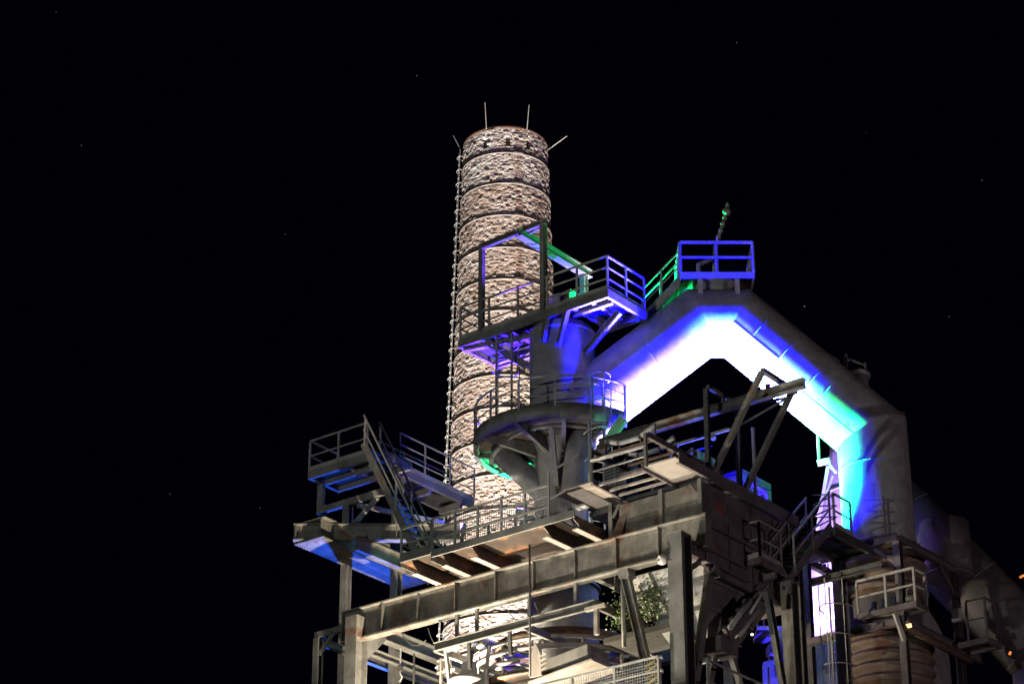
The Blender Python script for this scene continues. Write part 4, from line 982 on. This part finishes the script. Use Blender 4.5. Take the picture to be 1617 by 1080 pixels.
# self-sown shrubs on the ledge
def shrub(name, c, rx, rz, n, label, seed):
    rnd = random.Random(seed); c = Vector(c)
    t = thing(name, c, label, 'shrub', 'self-sown shrubs under the girder')
    for k in range(9): MB().tube([c, c+Vector((rnd.uniform(-.4,.4)*rx, rnd.uniform(-.3,.3)*rx, rz*.8)), c+Vector((rnd.uniform(-1,1)*rx, rnd.uniform(-.5,.5)*rx, rz*1.6))], [.02,.012,.006], 5).build('stem', 'bark', t)
    m = MB()
    for k in range(n):
        u = Vector((rnd.gauss(0,.5), rnd.gauss(0,.5), rnd.gauss(0,.45)))
        p = c+Vector((u.x*rx, u.y*rx*.8, rz+u.z*rz)); d = Vector((rnd.uniform(-1,1), rnd.uniform(-1,1), rnd.uniform(-.6,.6))).normalized(); e = d.cross(Vector((rnd.random(),rnd.random(),rnd.random()))).normalized()
        L = rnd.uniform(.05,.1); m.add([p, p+d*L*.5+e*L*.3, p+d*L, p+d*L*.5-e*L*.3], [(0,1,2,3)])
    m.build('foliage', 'leaf', t, kind='stuff')
shrub('shrub', (4.0,-2.6,23.4), .45, .6, 1500, 'self-sown leafy shrub beside the raking brace', 1)
shrub('shrub', (5.0,-2.9,23.5), .5, .55, 1500, 'self-sown leafy shrub hanging below the hopper plate', 2)
ledge = tag(MB().box(3.5,5.6,-3.0,-1.6,23.2,23.35).build('soil_ledge', 'ground'), 'soil covered steel ledge carrying the shrubs', 'ledge')

# ================================================================== floodlights
floodlight('ground_floodlight', 'chimney', 'warm ground floodlight at the chimney foot, aimed up', stand=0)
floodlight('ground_floodlight', 'chimney2', 'cool ground floodlight at the chimney foot, aimed up', stand=0)
floodlight('front_floodlight', 'front', 'warm floodlight below the girder front', stand=0)
floodlight('throat_floodlight', 'inner', 'glaring white floodlight beside the bright valve at the furnace throat', lens='lens_white', stand=20, size=.22)
floodlight('portal_floodlight', 'portal', 'small violet floodlight on the upper platform deck under the hoist portal', stand=34.7, size=.14)
floodlight('yard_floodlight', 'yard', 'distant yard floodlight facing the furnace front', stand=0)
floodlight('street_lamp', 'street', 'distant pinkish street lamp on the right', stand=0)
floodlight('arch_floodlight', 'arch', 'blue floodlight on the conveyor house roof under the arch', stand=27.05)
floodlight('arch_floodlight', 'arch2', 'cyan blue floodlight under the right leg of the arch', stand=26.9)
floodlight('green_floodlight', 'green', 'green floodlight beside the drop leg', stand=27.0)
floodlight('green_floodlight', 'greenback', 'green floodlight at the foot of the pipe stair', stand=34.3, size=.2)
floodlight('front_floodlight', 'front2', 'warm floodlight in front of the hatch plates, below the frame', stand=0)
floodlight('throat_floodlight', 'underviolet', 'small violet floodlight beside the furnace throat', stand=21, size=.16)
floodlight('throat_floodlight', 'undergreen', 'small green floodlight behind the furnace throat', stand=21, size=.16)
floodlight('yard_floodlight', 'foot', 'yard floodlight at the furnace foot facing the stout column', stand=0)
floodlight('arch_floodlight', 'dropblue', 'deep blue floodlight aimed at the drop leg of the arch', stand=26.9)
floodlight('roof_floodlight', 'monoblue', 'small blue roof floodlight under the monorail beam', stand=27.05, size=.16)
floodlight('roof_floodlight', 'acblue', 'small blue roof floodlight beside the cooling unit', stand=27.05, size=.16)
floodlight('arch_floodlight', 'archblue', 'deep blue floodlight on the conveyor house roof in front of the arch', stand=27.05)
floodlight('green_floodlight', 'greenlow', 'green floodlight below the foot of the arch', stand=27.0, size=.16)
floodlight('green_floodlight', 'greencab', 'small green floodlight on the upper platform deck beside the cabinet', stand=34.7, size=.16)
floodlight('green_floodlight', 'greenleft', 'green floodlight under the left side of the round walkway', stand=28.5, size=.2)
floodlight('violet_floodlight', 'violet', 'violet floodlight under the round walkway near the chimney', lens='lens_blue', stand=29.0)
floodlight('walkway_floodlight', 'walkblue', 'small violet floodlight at the end of the link walkway', lens='lens_blue', stand=28.5)
floodlight('tank_floodlight', 'cone', 'violet floodlight in front of the conical tank', stand=20)
floodlight('gallery_floodlight', 'low', 'blue floodlight in front of the rear gallery', stand=0)
floodlight('gallery_floodlight', 'lowgreen', 'green floodlight in front of the rear gallery', stand=0)
floodlight('side_floodlight', 'leftblue', 'blue floodlight below the riveted box girder', stand=0)
